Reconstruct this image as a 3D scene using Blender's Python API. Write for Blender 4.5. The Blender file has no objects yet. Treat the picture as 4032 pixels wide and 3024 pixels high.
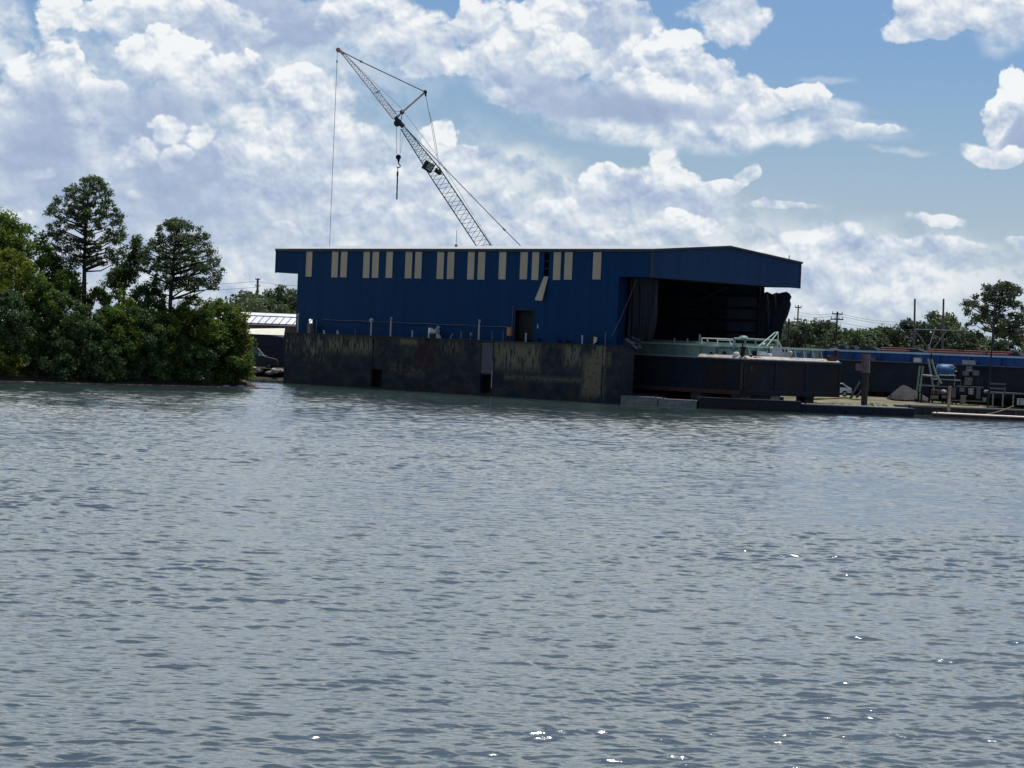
import bpy, math, random
import numpy as np
from mathutils import Vector, Matrix
random.seed(7); RNG = np.random.default_rng(11)
SC = bpy.context.scene
COL = SC.collection
R = math.radians
# ------------------------------------------------------------------ camera
CAMH, FPX, ROLL, HC = 5.3, 9260.0, R(2.4), -153.0
PITCH = math.atan(-HC * math.cos(ROLL) / FPX)
MCAM = Matrix.Translation((0, 0, CAMH)) @ Matrix.Rotation(R(90) - PITCH, 4, 'X') @ Matrix.Rotation(ROLL, 4, 'Z')
cam = bpy.data.cameras.new('camera'); camo = bpy.data.objects.new('camera', cam); COL.objects.link(camo)
camo.matrix_world = MCAM; cam.sensor_width = 36; cam.lens = FPX / 4032 * 36; cam.clip_start = 0.5; cam.clip_end = 9000
SC.camera = camo
M3 = MCAM.to_3x3(); CORG = Vector((0, 0, CAMH))
# survey helpers: a direction seen in the photograph -> a real point in the place
def ray(x, y): return M3 @ Vector(((x - 2016) / FPX, -(y - 1512) / FPX, -1))
def at_Y(p, Y): d = ray(*p); return CORG + d * (Y / d.y)
def at_z(p, z): d = ray(*p); return CORG + d * ((z - CAMH) / d.z)
ZR = {'r1': (0, 600, 1.659), 'r2': (1050, 900, 2.011), 'r3': (2100, 900, 2.011), 'r4': (3000, 1050, 2.143), 'r5': (1250, 150, 1.952),
      'q1': (900, 1050, 3.386), 'q2': (3250, 1350, 4.916), 'q3': (3600, 1350, 5.12), 'q4': (2650, 1250, 4.424), 'q5': (1600, 1200, 4.022),
      'q6': (1100, 1230, 4.022), 'd': (0, 0, 1 / 1.8228)}
def Z(r, x, y): a = ZR[r]; return (a[0] + x / a[2], a[1] + y / a[2])
# ------------------------------------------------------------------ the dock's frame: x runs along the dock towards its open end, y into depth
O = at_z((2438, 1589), 0)
AX = R(45.2)
FROT = Matrix.Rotation(-AX, 3, 'Z')           # local -> world
FINV = FROT.transposed()
def w2l(p): return FINV @ (Vector(p) - O)
def l2w(p): return FROT @ Vector(p) + O
def on_b(p, b):
    o = FINV @ (CORG - O); d = FINV @ ray(*p); t = (b - o.y) / d.y; q = o + d * t; return q.x, q.z
def on_x(p, x):
    o = FINV @ (CORG - O); d = FINV @ ray(*p); t = (x - o.x) / d.x; q = o + d * t; return q.y, q.z
# ------------------------------------------------------------------ object helpers
def tag(o, label=None, cat=None, group=None, kind=None):
    if label: o['label'] = label
    if cat: o['category'] = cat
    if group: o['group'] = group
    if kind: o['kind'] = kind
    return o
def thing(name, label, cat, loc=(0, 0, 0), rz=0.0, group=None):
    o = bpy.data.objects.new(name, None); COL.objects.link(o); o.empty_display_size = 0.5
    o.location = loc; o.rotation_euler = (0, 0, rz)
    return tag(o, label, cat, group)
def copy_tree(o, parent=None):
    c = o.copy(); COL.objects.link(c)
    if parent is not None: c.parent = parent
    for ch in list(o.children): copy_tree(ch, c)
    return c
class MB:
    def __init__(s): s.v = []; s.f = []; s.sm = []
    def add(s, vs, fs, smooth=False):
        n = len(s.v); s.v += [tuple(v) for v in vs]; s.f += [tuple(i + n for i in f) for f in fs]; s.sm += [smooth] * len(fs); return s
    def box(s, x0, x1, y0, y1, z0, z1):
        if x0 > x1: x0, x1 = x1, x0
        if y0 > y1: y0, y1 = y1, y0
        if z0 > z1: z0, z1 = z1, z0
        return s.add([(x0, y0, z0), (x1, y0, z0), (x1, y1, z0), (x0, y1, z0), (x0, y0, z1), (x1, y0, z1), (x1, y1, z1), (x0, y1, z1)],
              [(0, 3, 2, 1), (4, 5, 6, 7), (0, 1, 5, 4), (1, 2, 6, 5), (2, 3, 7, 6), (3, 0, 4, 7)])
    def obox(s, c, d, rot):
        c = Vector(c); vs = []
        for k in (-1, 1):
            for i, j in ((-1, -1), (1, -1), (1, 1), (-1, 1)): vs.append(c + rot @ Vector((i * d[0] / 2, j * d[1] / 2, k * d[2] / 2)))
        return s.add(vs, [(0, 3, 2, 1), (4, 5, 6, 7), (0, 1, 5, 4), (1, 2, 6, 5), (2, 3, 7, 6), (3, 0, 4, 7)])
    def tube(s, p0, p1, r0, r1=None, n=6, cap=True):
        p0 = Vector(p0); p1 = Vector(p1); r1 = r0 if r1 is None else r1
        d = p1 - p0
        if d.length < 1e-6: return s
        d.normalize(); u = d.orthogonal().normalized(); w = d.cross(u)
        vs = []
        for p, r in ((p0, r0), (p1, r1)):
            for k in range(n):
                a = 2 * math.pi * k / n; vs.append(p + u * (math.cos(a) * r) + w * (math.sin(a) * r))
        fs = [(k, (k + 1) % n, n + (k + 1) % n, n + k) for k in range(n)]
        s.add(vs, fs, True)
        if cap: s.add(vs, [tuple(range(n))[::-1], tuple(range(n, 2 * n))])
        return s
    def path(s, pts, r, n=6, r1=None):
        for i in range(len(pts) - 1):
            if r1 is None: s.tube(pts[i], pts[i + 1], r, r, n)
            else:
                k = len(pts) - 1; s.tube(pts[i], pts[i + 1], r + (r1 - r) * i / k, r + (r1 - r) * (i + 1) / k, n)
        return s
    def lathe(s, c, prof, n=12, ax='z'):
        c = Vector(c); vs = []
        for r, h in prof:
            for k in range(n):
                a = 2 * math.pi * k / n; x, y = r * math.cos(a), r * math.sin(a)
                vs.append(c + (Vector((x, y, h)) if ax == 'z' else Vector((h, x, y)) if ax == 'x' else Vector((x, h, y))))
        fs = []
        for i in range(len(prof) - 1):
            for k in range(n): fs.append((i * n + k, i * n + (k + 1) % n, (i + 1) * n + (k + 1) % n, (i + 1) * n + k))
        s.add(vs, fs, True); m = (len(prof) - 1) * n
        return s.add(vs, [tuple(range(n))[::-1], tuple(range(m, m + n))])
    def prism(s, poly, lo, hi, axis='y'):
        n = len(poly)
        def p(q, t): return (q[0], t, q[1]) if axis == 'y' else (t, q[0], q[1]) if axis == 'x' else (q[0], q[1], t)
        vs = [p(q, lo) for q in poly] + [p(q, hi) for q in poly]
        return s.add(vs, [tuple(range(n)), tuple(range(2 * n - 1, n - 1, -1))] + [(i, n + i, n + (i + 1) % n, (i + 1) % n) for i in range(n)])
    def grid(s, xs, zs, y0, y1, solid):
        """a wall sheet in the x-z plane with openings; y0 front, y1 back"""
        nx, nz = len(xs) - 1, len(zs) - 1
        ok = [[solid((xs[i] + xs[i + 1]) / 2, (zs[j] + zs[j + 1]) / 2) for j in range(nz)] for i in range(nx)]
        for i in range(nx):
            for j in range(nz):
                if not ok[i][j]: continue
                a, b, c, d = xs[i], xs[i + 1], zs[j], zs[j + 1]
                s.add([(a, y0, c), (b, y0, c), (b, y0, d), (a, y0, d), (a, y1, c), (b, y1, c), (b, y1, d), (a, y1, d)], [(0, 1, 2, 3), (7, 6, 5, 4)])
                for (di, dj, e) in ((-1, 0, (0, 3, 7, 4)), (1, 0, (1, 5, 6, 2)), (0, -1, (0, 4, 5, 1)), (0, 1, (3, 2, 6, 7))):
                    k, l = i + di, j + dj
                    if not (0 <= k < nx and 0 <= l < nz and ok[k][l]):
                        n = len(s.v) - 8
                        s.f.append(tuple(n + q for q in e)); s.sm.append(False)
        return s
    def build(s, name, mat, parent=None, off=(0, 0, 0)):
        me = bpy.data.meshes.new(name)
        o3 = Vector(off)
        me.from_pydata([tuple(Vector(v) - o3) for v in s.v], [], s.f); me.validate()
        me.materials.append(mat)
        if len(me.polygons) == len(s.sm): me.polygons.foreach_set('use_smooth', s.sm)
        me.update()
        o = bpy.data.objects.new(name, me); COL.objects.link(o)
        if parent is not None: o.parent = parent
        return o
# ------------------------------------------------------------------ materials
def N(nt, t, **kw):
    n = nt.nodes.new(t)
    for k, v in kw.items():
        if k == 'inp':
            for i, q in v.items(): n.inputs[i].default_value = q
        else: setattr(n, k, v)
    return n
def newmat(name):
    m = bpy.data.materials.new(name); m.use_nodes = True; nt = m.node_tree
    return m, nt, nt.nodes['Principled BSDF'], nt.links.new
def ramp(nt, stops, interp='LINEAR'):
    n = nt.nodes.new('ShaderNodeValToRGB'); cr = n.color_ramp; cr.interpolation = interp
    while len(cr.elements) > 1: cr.elements.remove(cr.elements[-1])
    cr.elements[0].position = stops[0][0]; cr.elements[0].color = (*stops[0][1], 1)
    for p, c in stops[1:]:
        e = cr.elements.new(p); e.color = (*c, 1)
    return n
def noise(nt, lk, vec, scale, detail=5, rough=.55, sc=(1, 1, 1), dist=0.0):
    mp = N(nt, 'ShaderNodeMapping'); mp.inputs['Scale'].default_value = sc; lk(vec, mp.inputs['Vector'])
    n = N(nt, 'ShaderNodeTexNoise', inp={'Scale': scale, 'Detail': detail, 'Roughness': rough, 'Distortion': dist}); lk(mp.outputs[0], n.inputs['Vector'])
    return n.outputs['Fac']
def surf(name, c0, c1, scale=1.5, rough=.6, metal=0.0, sc=(1, 1, 1), bump=.0, lo=.35, hi=.65, c2=None, s2=6.0, lo2=.58, hi2=.68, spec=.3):
    """two-tone weathered surface, optional third tone in spots"""
    m, nt, bs, lk = newmat(name); tc = N(nt, 'ShaderNodeTexCoord').outputs['Object']
    f = noise(nt, lk, tc, scale, 6, .6, sc); r = ramp(nt, [(lo, c0), (hi, c1)]); lk(f, r.inputs[0]); col = r.outputs[0]
    if c2:
        g = noise(nt, lk, tc, s2, 5, .65, sc); mr = N(nt, 'ShaderNodeMapRange', inp={'From Min': lo2, 'From Max': hi2}); lk(g, mr.inputs[0])
        mx = N(nt, 'ShaderNodeMix', data_type='RGBA'); lk(mr.outputs[0], mx.inputs[0]); lk(col, mx.inputs[6]); mx.inputs[7].default_value = (*c2, 1); col = mx.outputs[2]
    lk(col, bs.inputs['Base Color']); bs.inputs['Roughness'].default_value = rough; bs.inputs['Metallic'].default_value = metal
    bs.inputs['Specular IOR Level'].default_value = spec
    if bump:
        h = noise(nt, lk, tc, scale * 6, 4, .6, sc); b = N(nt, 'ShaderNodeBump', inp={'Strength': bump, 'Distance': .05}); lk(h, b.inputs['Height']); lk(b.outputs[0], bs.inputs['Normal'])
    return m
def clad(name, c0, c1, period=.3, axis='X', bump=.35, rough=.55):
    """ribbed metal sheet cladding: ribs as bump, slightly different sheet tones, faint run-off streaks"""
    m, nt, bs, lk = newmat(name); tc = N(nt, 'ShaderNodeTexCoord').outputs['Object']
    sx = N(nt, 'ShaderNodeSeparateXYZ'); lk(tc, sx.inputs[0]); X = sx.outputs[axis]
    k = N(nt, 'ShaderNodeMath', operation='MULTIPLY', inp={1: 1 / period}); lk(X, k.inputs[0])
    fr = N(nt, 'ShaderNodeMath', operation='FRACT'); lk(k.outputs[0], fr.inputs[0])
    pp = ramp(nt, [(0, (0, 0, 0)), (.12, (1, 1, 1)), (.3, (1, 1, 1)), (.42, (0, 0, 0))]); lk(fr.outputs[0], pp.inputs[0])
    sh = N(nt, 'ShaderNodeMath', operation='MULTIPLY', inp={1: 1 / (period * 3)}); lk(X, sh.inputs[0])
    fl = N(nt, 'ShaderNodeMath', operation='FLOOR'); lk(sh.outputs[0], fl.inputs[0])
    wn = N(nt, 'ShaderNodeTexWhiteNoise', noise_dimensions='1D'); lk(fl.outputs[0], wn.inputs['W'])
    st = noise(nt, lk, tc, 1.0, 6, .65, (1.6, 1.6, .12))
    mx0 = N(nt, 'ShaderNodeMath', operation='MULTIPLY_ADD', inp={1: .35}); lk(wn.outputs[0], mx0.inputs[0]); lk(st, mx0.inputs[2])
    r = ramp(nt, [(.35, c0), (.95, c1)]); lk(mx0.outputs[0], r.inputs[0]); lk(r.outputs[0], bs.inputs['Base Color'])
    b = N(nt, 'ShaderNodeBump', inp={'Strength': bump, 'Distance': .04}); lk(pp.outputs[0], b.inputs['Height']); lk(b.outputs[0], bs.inputs['Normal'])
    bs.inputs['Roughness'].default_value = rough; bs.inputs['Specular IOR Level'].default_value = .04
    return m
def leafmat(name, dark, mid, light, trans=.35):
    m, nt, bs, lk = newmat(name); at = N(nt, 'ShaderNodeAttribute', attribute_name='tint')
    r = ramp(nt, [(0, dark), (.5, mid), (1, light)]); lk(at.outputs['Fac'], r.inputs[0])
    lk(r.outputs[0], bs.inputs['Base Color']); bs.inputs['Roughness'].default_value = .6; bs.inputs['Specular IOR Level'].default_value = .2
    tr = N(nt, 'ShaderNodeBsdfTranslucent')
    g = N(nt, 'ShaderNodeMix', data_type='RGBA', blend_type='MULTIPLY', inp={0: 1.0}); lk(r.outputs[0], g.inputs[6]); g.inputs[7].default_value = (1.5, 1.6, .7, 1)
    lk(g.outputs[2], tr.inputs[0])
    mx = N(nt, 'ShaderNodeMixShader', inp={0: trans}); lk(bs.outputs[0], mx.inputs[1]); lk(tr.outputs[0], mx.inputs[2])
    lk(mx.outputs[0], nt.nodes['Material Output'].inputs[0])
    return m
M = {}
M['blue_clad'] = clad('blue_cladding', (.0035, .030, .084), (.0050, .040, .107), .3, 'X')
M['slate_clad'] = clad('slate_cladding', (.011, .036, .084), (.015, .046, .106), .3, 'Y')
M['slate_clad_x'] = clad('slate_cladding_side', (.005, .028, .080), (.007, .036, .098), .3, 'X')
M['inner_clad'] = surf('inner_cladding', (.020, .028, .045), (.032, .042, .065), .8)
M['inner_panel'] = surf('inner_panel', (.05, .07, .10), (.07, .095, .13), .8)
M['beige'] = clad('beige_sheet', (.38, .32, .225), (.48, .405, .29), .3, 'X', .3)
M['trim'] = surf('dark_trim', (.010, .013, .022), (.02, .024, .034), 2)
M['roofing'] = surf('roof_sheet', (.26, .28, .30), (.36, .38, .39), .6, .45)
M['steel'] = surf('dark_steel', (.010, .015, .023), (.022, .027, .036), 2.5, .75, c2=(.045, .024, .018), s2=5, spec=.1)
M['grey_steel'] = surf('grey_steel', (.07, .08, .095), (.125, .135, .15), 2, .55, c2=(.10, .06, .045), s2=4)
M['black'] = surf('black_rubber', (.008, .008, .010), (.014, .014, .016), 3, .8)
M['white'] = surf('white_paint', (.62, .63, .62), (.76, .76, .74), 3, .5, c2=(.45, .40, .33), s2=5)
M['pale'] = surf('pale_grey_paint', (.32, .33, .33), (.44, .44, .42), 4, .6, c2=(.20, .15, .11), s2=7)
M['dull'] = surf('dull_grey_paint', (.13, .135, .13), (.22, .22, .21), 4, .7, c2=(.10, .075, .055), s2=7)
M['rust'] = surf('rusty_steel', (.035, .018, .014), (.085, .038, .024), 2.5, .8, c2=(.05, .03, .028), s2=6)
M['orange'] = surf('faded_orange_paint', (.30, .12, .06), (.40, .17, .09), 5, .6)
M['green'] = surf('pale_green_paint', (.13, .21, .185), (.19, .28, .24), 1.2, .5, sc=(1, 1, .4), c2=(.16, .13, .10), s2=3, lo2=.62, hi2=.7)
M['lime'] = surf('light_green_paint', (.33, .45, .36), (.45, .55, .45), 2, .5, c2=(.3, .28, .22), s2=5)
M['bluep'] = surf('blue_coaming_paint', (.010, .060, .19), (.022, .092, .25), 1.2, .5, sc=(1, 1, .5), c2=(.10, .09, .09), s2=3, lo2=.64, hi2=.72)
M['bluelt'] = surf('sunlit_blue_paint', (.30, .45, .58), (.42, .55, .66), 2, .5)  # paler copy of the coaming blue, sunlight on the top edge put into it
M['deckp'] = surf('dusty_deck', (.27, .25, .22), (.42, .385, .33), 1.2, .8, c2=(.25, .15, .10), s2=3)
M['conc'] = surf('weathered_concrete', (.11, .11, .105), (.19, .185, .17), 1.6, .85, bump=.3, c2=(.10, .10, .09), s2=4)
M['wood'] = surf('weathered_timber', (.15, .11, .08), (.27, .21, .15), 2, .8, sc=(.3, 2, 2), bump=.3)
M['pile'] = surf('dark_timber_pile', (.03, .025, .022), (.06, .05, .042), 2, .85, sc=(3, 3, .4), bump=.3)
M['glass'] = surf('greenish_glass', (.05, .13, .115), (.09, .20, .17), 2, .12, spec=.6)
M['bark'] = surf('bark', (.03, .022, .017), (.065, .048, .036), 3, .9, sc=(1, 1, .3))
M['dirt'] = surf('dirt', (.022, .021, .024), (.046, .042, .044), 1.2, .95, bump=.4)
M['rock'] = surf('rock', (.18, .17, .16), (.34, .32, .30), 1.5, .9, bump=.3)
M['redpipe'] = surf('red_pipe', (.09, .03, .025), (.15, .05, .04), 3, .6)
M['cream'] = surf('cream_sheet', (.62, .60, .46), (.72, .70, .56), 1.5, .6)
M['boomp'] = surf('crane_olive_paint', (.014, .019, .015), (.032, .038, .024), 1.0, .6, c2=(.14, .16, .05), s2=1.5, lo2=.62, hi2=.66)
M['jibp'] = surf('crane_red_white_paint', (.34, .17, .14), (.50, .40, .37), .35, .5, lo=.45, hi=.55)
M['wire'] = surf('wire_rope', (.07, .08, .11), (.12, .13, .16), 3, .5)
M['pend'] = surf('pendant_bar', (.26, .20, .24), (.36, .31, .34), .5, .5)
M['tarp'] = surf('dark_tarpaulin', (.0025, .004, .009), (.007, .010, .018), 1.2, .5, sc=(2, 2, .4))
M['siding_bits'] = surf('torn_siding', (.010, .014, .024), (.03, .038, .055), 2, .6, sc=(3, 3, .3))
M['plank'] = surf('sunlit_plank', (.50, .42, .34), (.62, .54, .45), 2, .8, sc=(.3, 2, 2))
# ------------------------------------------------------------------ sky and sun
SUN_EL, SUN_AZ = R(75), R(44)                 # high, beyond the dock and a little to the right
def build_world():
    w = bpy.data.worlds.new('World'); SC.world = w; w.use_nodes = True; nt = w.node_tree; lk = nt.links.new
    bg = nt.nodes['Background']
    sky = N(nt, 'ShaderNodeTexSky', sky_type='NISHITA'); sky.sun_disc = False
    sky.sun_elevation = SUN_EL; sky.sun_rotation = SUN_AZ; sky.air_density = 1.0; sky.dust_density = 1.2; sky.ozone_density = 1.2
    def math1(op, a, b=None, c=None, clamp=False):
        n = N(nt, 'ShaderNodeMath', operation=op); n.use_clamp = clamp
        for i, q in enumerate((a, b, c)):
            if q is None: continue
            if isinstance(q, (int, float)): n.inputs[i].default_value = q
            else: lk(q, n.inputs[i])
        return n.outputs[0]
    g = N(nt, 'ShaderNodeTexCoord').outputs['Generated']
    s = N(nt, 'ShaderNodeSeparateXYZ'); lk(g, s.inputs[0])
    az = math1('ARCTAN2', s.outputs['X'], s.outputs['Y']); el = math1('ARCSINE', s.outputs['Z'])
    K = 9.26
    cb = N(nt, 'ShaderNodeCombineXYZ'); lk(math1('MULTIPLY', az, K), cb.inputs[0]); lk(math1('MULTIPLY', el, K), cb.inputs[1]); P = cb.outputs[0]
    def sky_xy(x, y): d = ray(x, y).normalized(); return (math.atan2(d.x, d.y) * K, math.asin(d.z) * K)
    def vm(op, a, b):
        n = N(nt, 'ShaderNodeVectorMath', operation=op)
        for i, q in enumerate((a, b)):
            if isinstance(q, tuple): n.inputs[i].default_value = q
            else: lk(q, n.inputs[i])
        return n
    def fbm(vec, scale, detail, rough, dist=0.0, col=False):
        n = N(nt, 'ShaderNodeTexNoise', inp={'Scale': scale, 'Detail': detail, 'Roughness': rough, 'Distortion': dist}); lk(vec, n.inputs['Vector'])
        return n.outputs['Color' if col else 'Fac']
    # wobble the layout so that no outline stays smooth
    wv = vm('MULTIPLY', vm('SUBTRACT', fbm(P, 2.4, 4, .55, 0, True), (.5, .5, .5)).outputs[0], (.26, .20, 0)).outputs[0]
    Q = vm('ADD', P, wv).outputs[0]
    wf = vm('MULTIPLY', vm('SUBTRACT', fbm(P, 6.0, 3, .5, 0, True), (.5, .5, .5)).outputs[0], (.07, .06, 0)).outputs[0]
    PF = vm('ADD', P, wf).outputs[0]
    n1 = fbm(PF, 6.2, 9, .57); sft = fbm(PF, 6.2, 3, .5)
    sf2 = fbm(vm('ADD', PF, (.010, .042, 0)).outputs[0], 6.2, 3, .5)
    n2 = fbm(vm('ADD', PF, (.004, .014, 0)).outputs[0], 6.2, 9, .57)
    big = fbm(P, 1.1, 3, .5)
    rel = math1('ADD', math1('MULTIPLY', math1('SUBTRACT', sft, sf2), 2.0), math1('MULTIPLY', math1('SUBTRACT', n1, n2), 1.7))
    # broken cumulus over the rest of the sky, outside the photographed part
    far = N(nt, 'ShaderNodeMapRange', interpolation_type='SMOOTHSTEP', inp={'From Min': 2.1, 'From Max': 3.2}); lk(math1('ABSOLUTE', math1('MULTIPLY', az, K)), far.inputs[0])
    hi = N(nt, 'ShaderNodeMapRange', interpolation_type='SMOOTHSTEP', inp={'From Min': 1.75, 'From Max': 2.4}); lk(math1('MULTIPLY', el, K), hi.inputs[0])
    band = N(nt, 'ShaderNodeMapRange', interpolation_type='SMOOTHSTEP', inp={'From Min': 6.2, 'From Max': 3.0}); lk(math1('MULTIPLY', el, K), band.inputs[0])   # unseen cloud bank added to brighten the water, up to some 30 degrees
    fwd = N(nt, 'ShaderNodeMapRange', interpolation_type='SMOOTHSTEP', inp={'From Min': -.15, 'From Max': .45}); lk(s.outputs['Y'], fwd.inputs[0]); bandf = math1('MULTIPLY', band.outputs[0], fwd.outputs[0])  # added bank kept to the front half, so the walls stay dark
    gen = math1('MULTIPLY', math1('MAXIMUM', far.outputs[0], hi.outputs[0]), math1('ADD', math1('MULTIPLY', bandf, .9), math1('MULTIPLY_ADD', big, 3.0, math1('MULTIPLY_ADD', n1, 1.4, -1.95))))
    ga = N(nt, 'ShaderNodeMapRange', interpolation_type='SMOOTHSTEP', inp={'From Min': .25, 'From Max': .7}); lk(gen, ga.inputs[0])
    A = ga.outputs[0]; B = math1('MULTIPLY_ADD', bandf, .55, math1('MULTIPLY_ADD', n1, 1.2, -.05))
    # the clouds in the photographed part, farthest first: each a billowed heap, lit on top and grey below
    thr = {}
    for cls, (so, am) in {'c': (.08, 1.8), 'm': (.17, 1.8), 's': (.55, .75)}.items():
        m0 = math1('MULTIPLY_ADD', n1, am, .92 - am * .5)
        thr[cls] = (math1('ADD', m0, so), math1('SUBTRACT', m0, so))
    sq = N(nt, 'ShaderNodeSeparateXYZ'); lk(Q, sq.inputs[0]); Qy = sq.outputs['Y']
    U = 1.8228
    for (x, y, rx, ry, a, b, cls) in CLOUDS:
        cx, cy = sky_xy(x * U, y * U); ix, iy = 1000 / (rx * U), 1000 / (ry * U)
        q = N(nt, 'ShaderNodeVectorMath', operation='MULTIPLY_ADD'); lk(Q, q.inputs[0]); q.inputs[1].default_value = (ix, iy, 0); q.inputs[2].default_value = (-cx * ix, -cy * iy, 0)
        ln = N(nt, 'ShaderNodeVectorMath', operation='LENGTH'); lk(q.outputs[0], ln.inputs[0])
        mr = N(nt, 'ShaderNodeMapRange', interpolation_type='SMOOTHSTEP', inp={'To Min': 0, 'To Max': a}); lk(ln.outputs['Value'], mr.inputs[0]); lk(thr[cls][0], mr.inputs[1]); lk(thr[cls][1], mr.inputs[2])
        k = {'c': .26, 'm': .20, 's': .08}[cls]
        bi = math1('MULTIPLY_ADD', Qy, k * iy, b - k * cy * iy)
        mb_ = N(nt, 'ShaderNodeMix', data_type='FLOAT'); lk(mr.outputs[0], mb_.inputs[0]); lk(B, mb_.inputs[2]); lk(bi, mb_.inputs[3]); B = mb_.outputs[0]
        ma_ = N(nt, 'ShaderNodeMix', data_type='FLOAT'); lk(mr.outputs[0], ma_.inputs[0]); lk(A, ma_.inputs[2]); ma_.inputs[3].default_value = 1.0; A = ma_.outputs[0]
    br = math1('ADD', B, math1('MULTIPLY', math1('ADD', rel, math1('MULTIPLY_ADD', n1, .55, -.30)), math1('MULTIPLY_ADD', B, 1.15, .14)))
    br = math1('ADD', br, .06)
    cr = ramp(nt, [(0, (.335, .42, .605)), (.25, (.41, .50, .675)), (.55, (.57, .65, .77)), (.82, (.76, .81, .865)), (1.0, (.90, .925, .94))]); lk(br, cr.inputs[0])
    # clear sky between them, paler towards the horizon
    sc = N(nt, 'ShaderNodeMix', data_type='RGBA', blend_type='MULTIPLY', inp={0: 1.0}); lk(sky.outputs[0], sc.inputs[6]); sc.inputs[7].default_value = SKYTINT
    hz = N(nt, 'ShaderNodeMapRange', interpolation_type='SMOOTHSTEP', inp={'From Min': 1.25, 'From Max': -.05, 'To Min': 0.0, 'To Max': .9}); lk(math1('MULTIPLY', el, K), hz.inputs[0])
    pale = N(nt, 'ShaderNodeMix', data_type='RGBA'); lk(hz.outputs[0], pale.inputs[0]); lk(sc.outputs[2], pale.inputs[6])
    pale.inputs[7].default_value = tuple(c / SKYK for c in (.50, .60, .72)) + (1,)
    cs = N(nt, 'ShaderNodeMix', data_type='RGBA', blend_type='MULTIPLY', inp={0: 1.0}); lk(cr.outputs[0], cs.inputs[6]); cs.inputs[7].default_value = (1 / SKYK,) * 3 + (1,)
    cs.clamp_result = False
    # clouds and haze glow strongly round the sun itself, far above the picture
    dt = N(nt, 'ShaderNodeVectorMath', operation='DOT_PRODUCT'); lk(g, dt.inputs[0]); dt.inputs[1].default_value = (math.sin(SUN_AZ) * math.cos(SUN_EL), math.cos(SUN_AZ) * math.cos(SUN_EL), math.sin(SUN_EL))
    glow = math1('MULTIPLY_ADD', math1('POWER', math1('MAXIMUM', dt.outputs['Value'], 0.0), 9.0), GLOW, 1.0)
    mx = N(nt, 'ShaderNodeMix', data_type='RGBA'); lk(A, mx.inputs[0]); lk(pale.outputs[2], mx.inputs[6]); lk(cs.outputs[2], mx.inputs[7])
    gm = N(nt, 'ShaderNodeVectorMath', operation='SCALE'); lk(mx.outputs[2], gm.inputs[0]); lk(math1('MULTIPLY', glow, math1('MULTIPLY_ADD', math1('MULTIPLY', bandf, hi.outputs[0]), .36, 1.0)), gm.inputs['Scale'])  # the unseen bank gets extra gain for the water
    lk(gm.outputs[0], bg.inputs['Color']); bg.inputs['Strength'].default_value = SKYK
    w.cycles.sampling_method = 'MANUAL'; w.cycles.sample_map_resolution = 512
SKYK = 0.1
SKYTINT = (.62, .80, 1.05, 1); GLOW = 0.8
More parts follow.
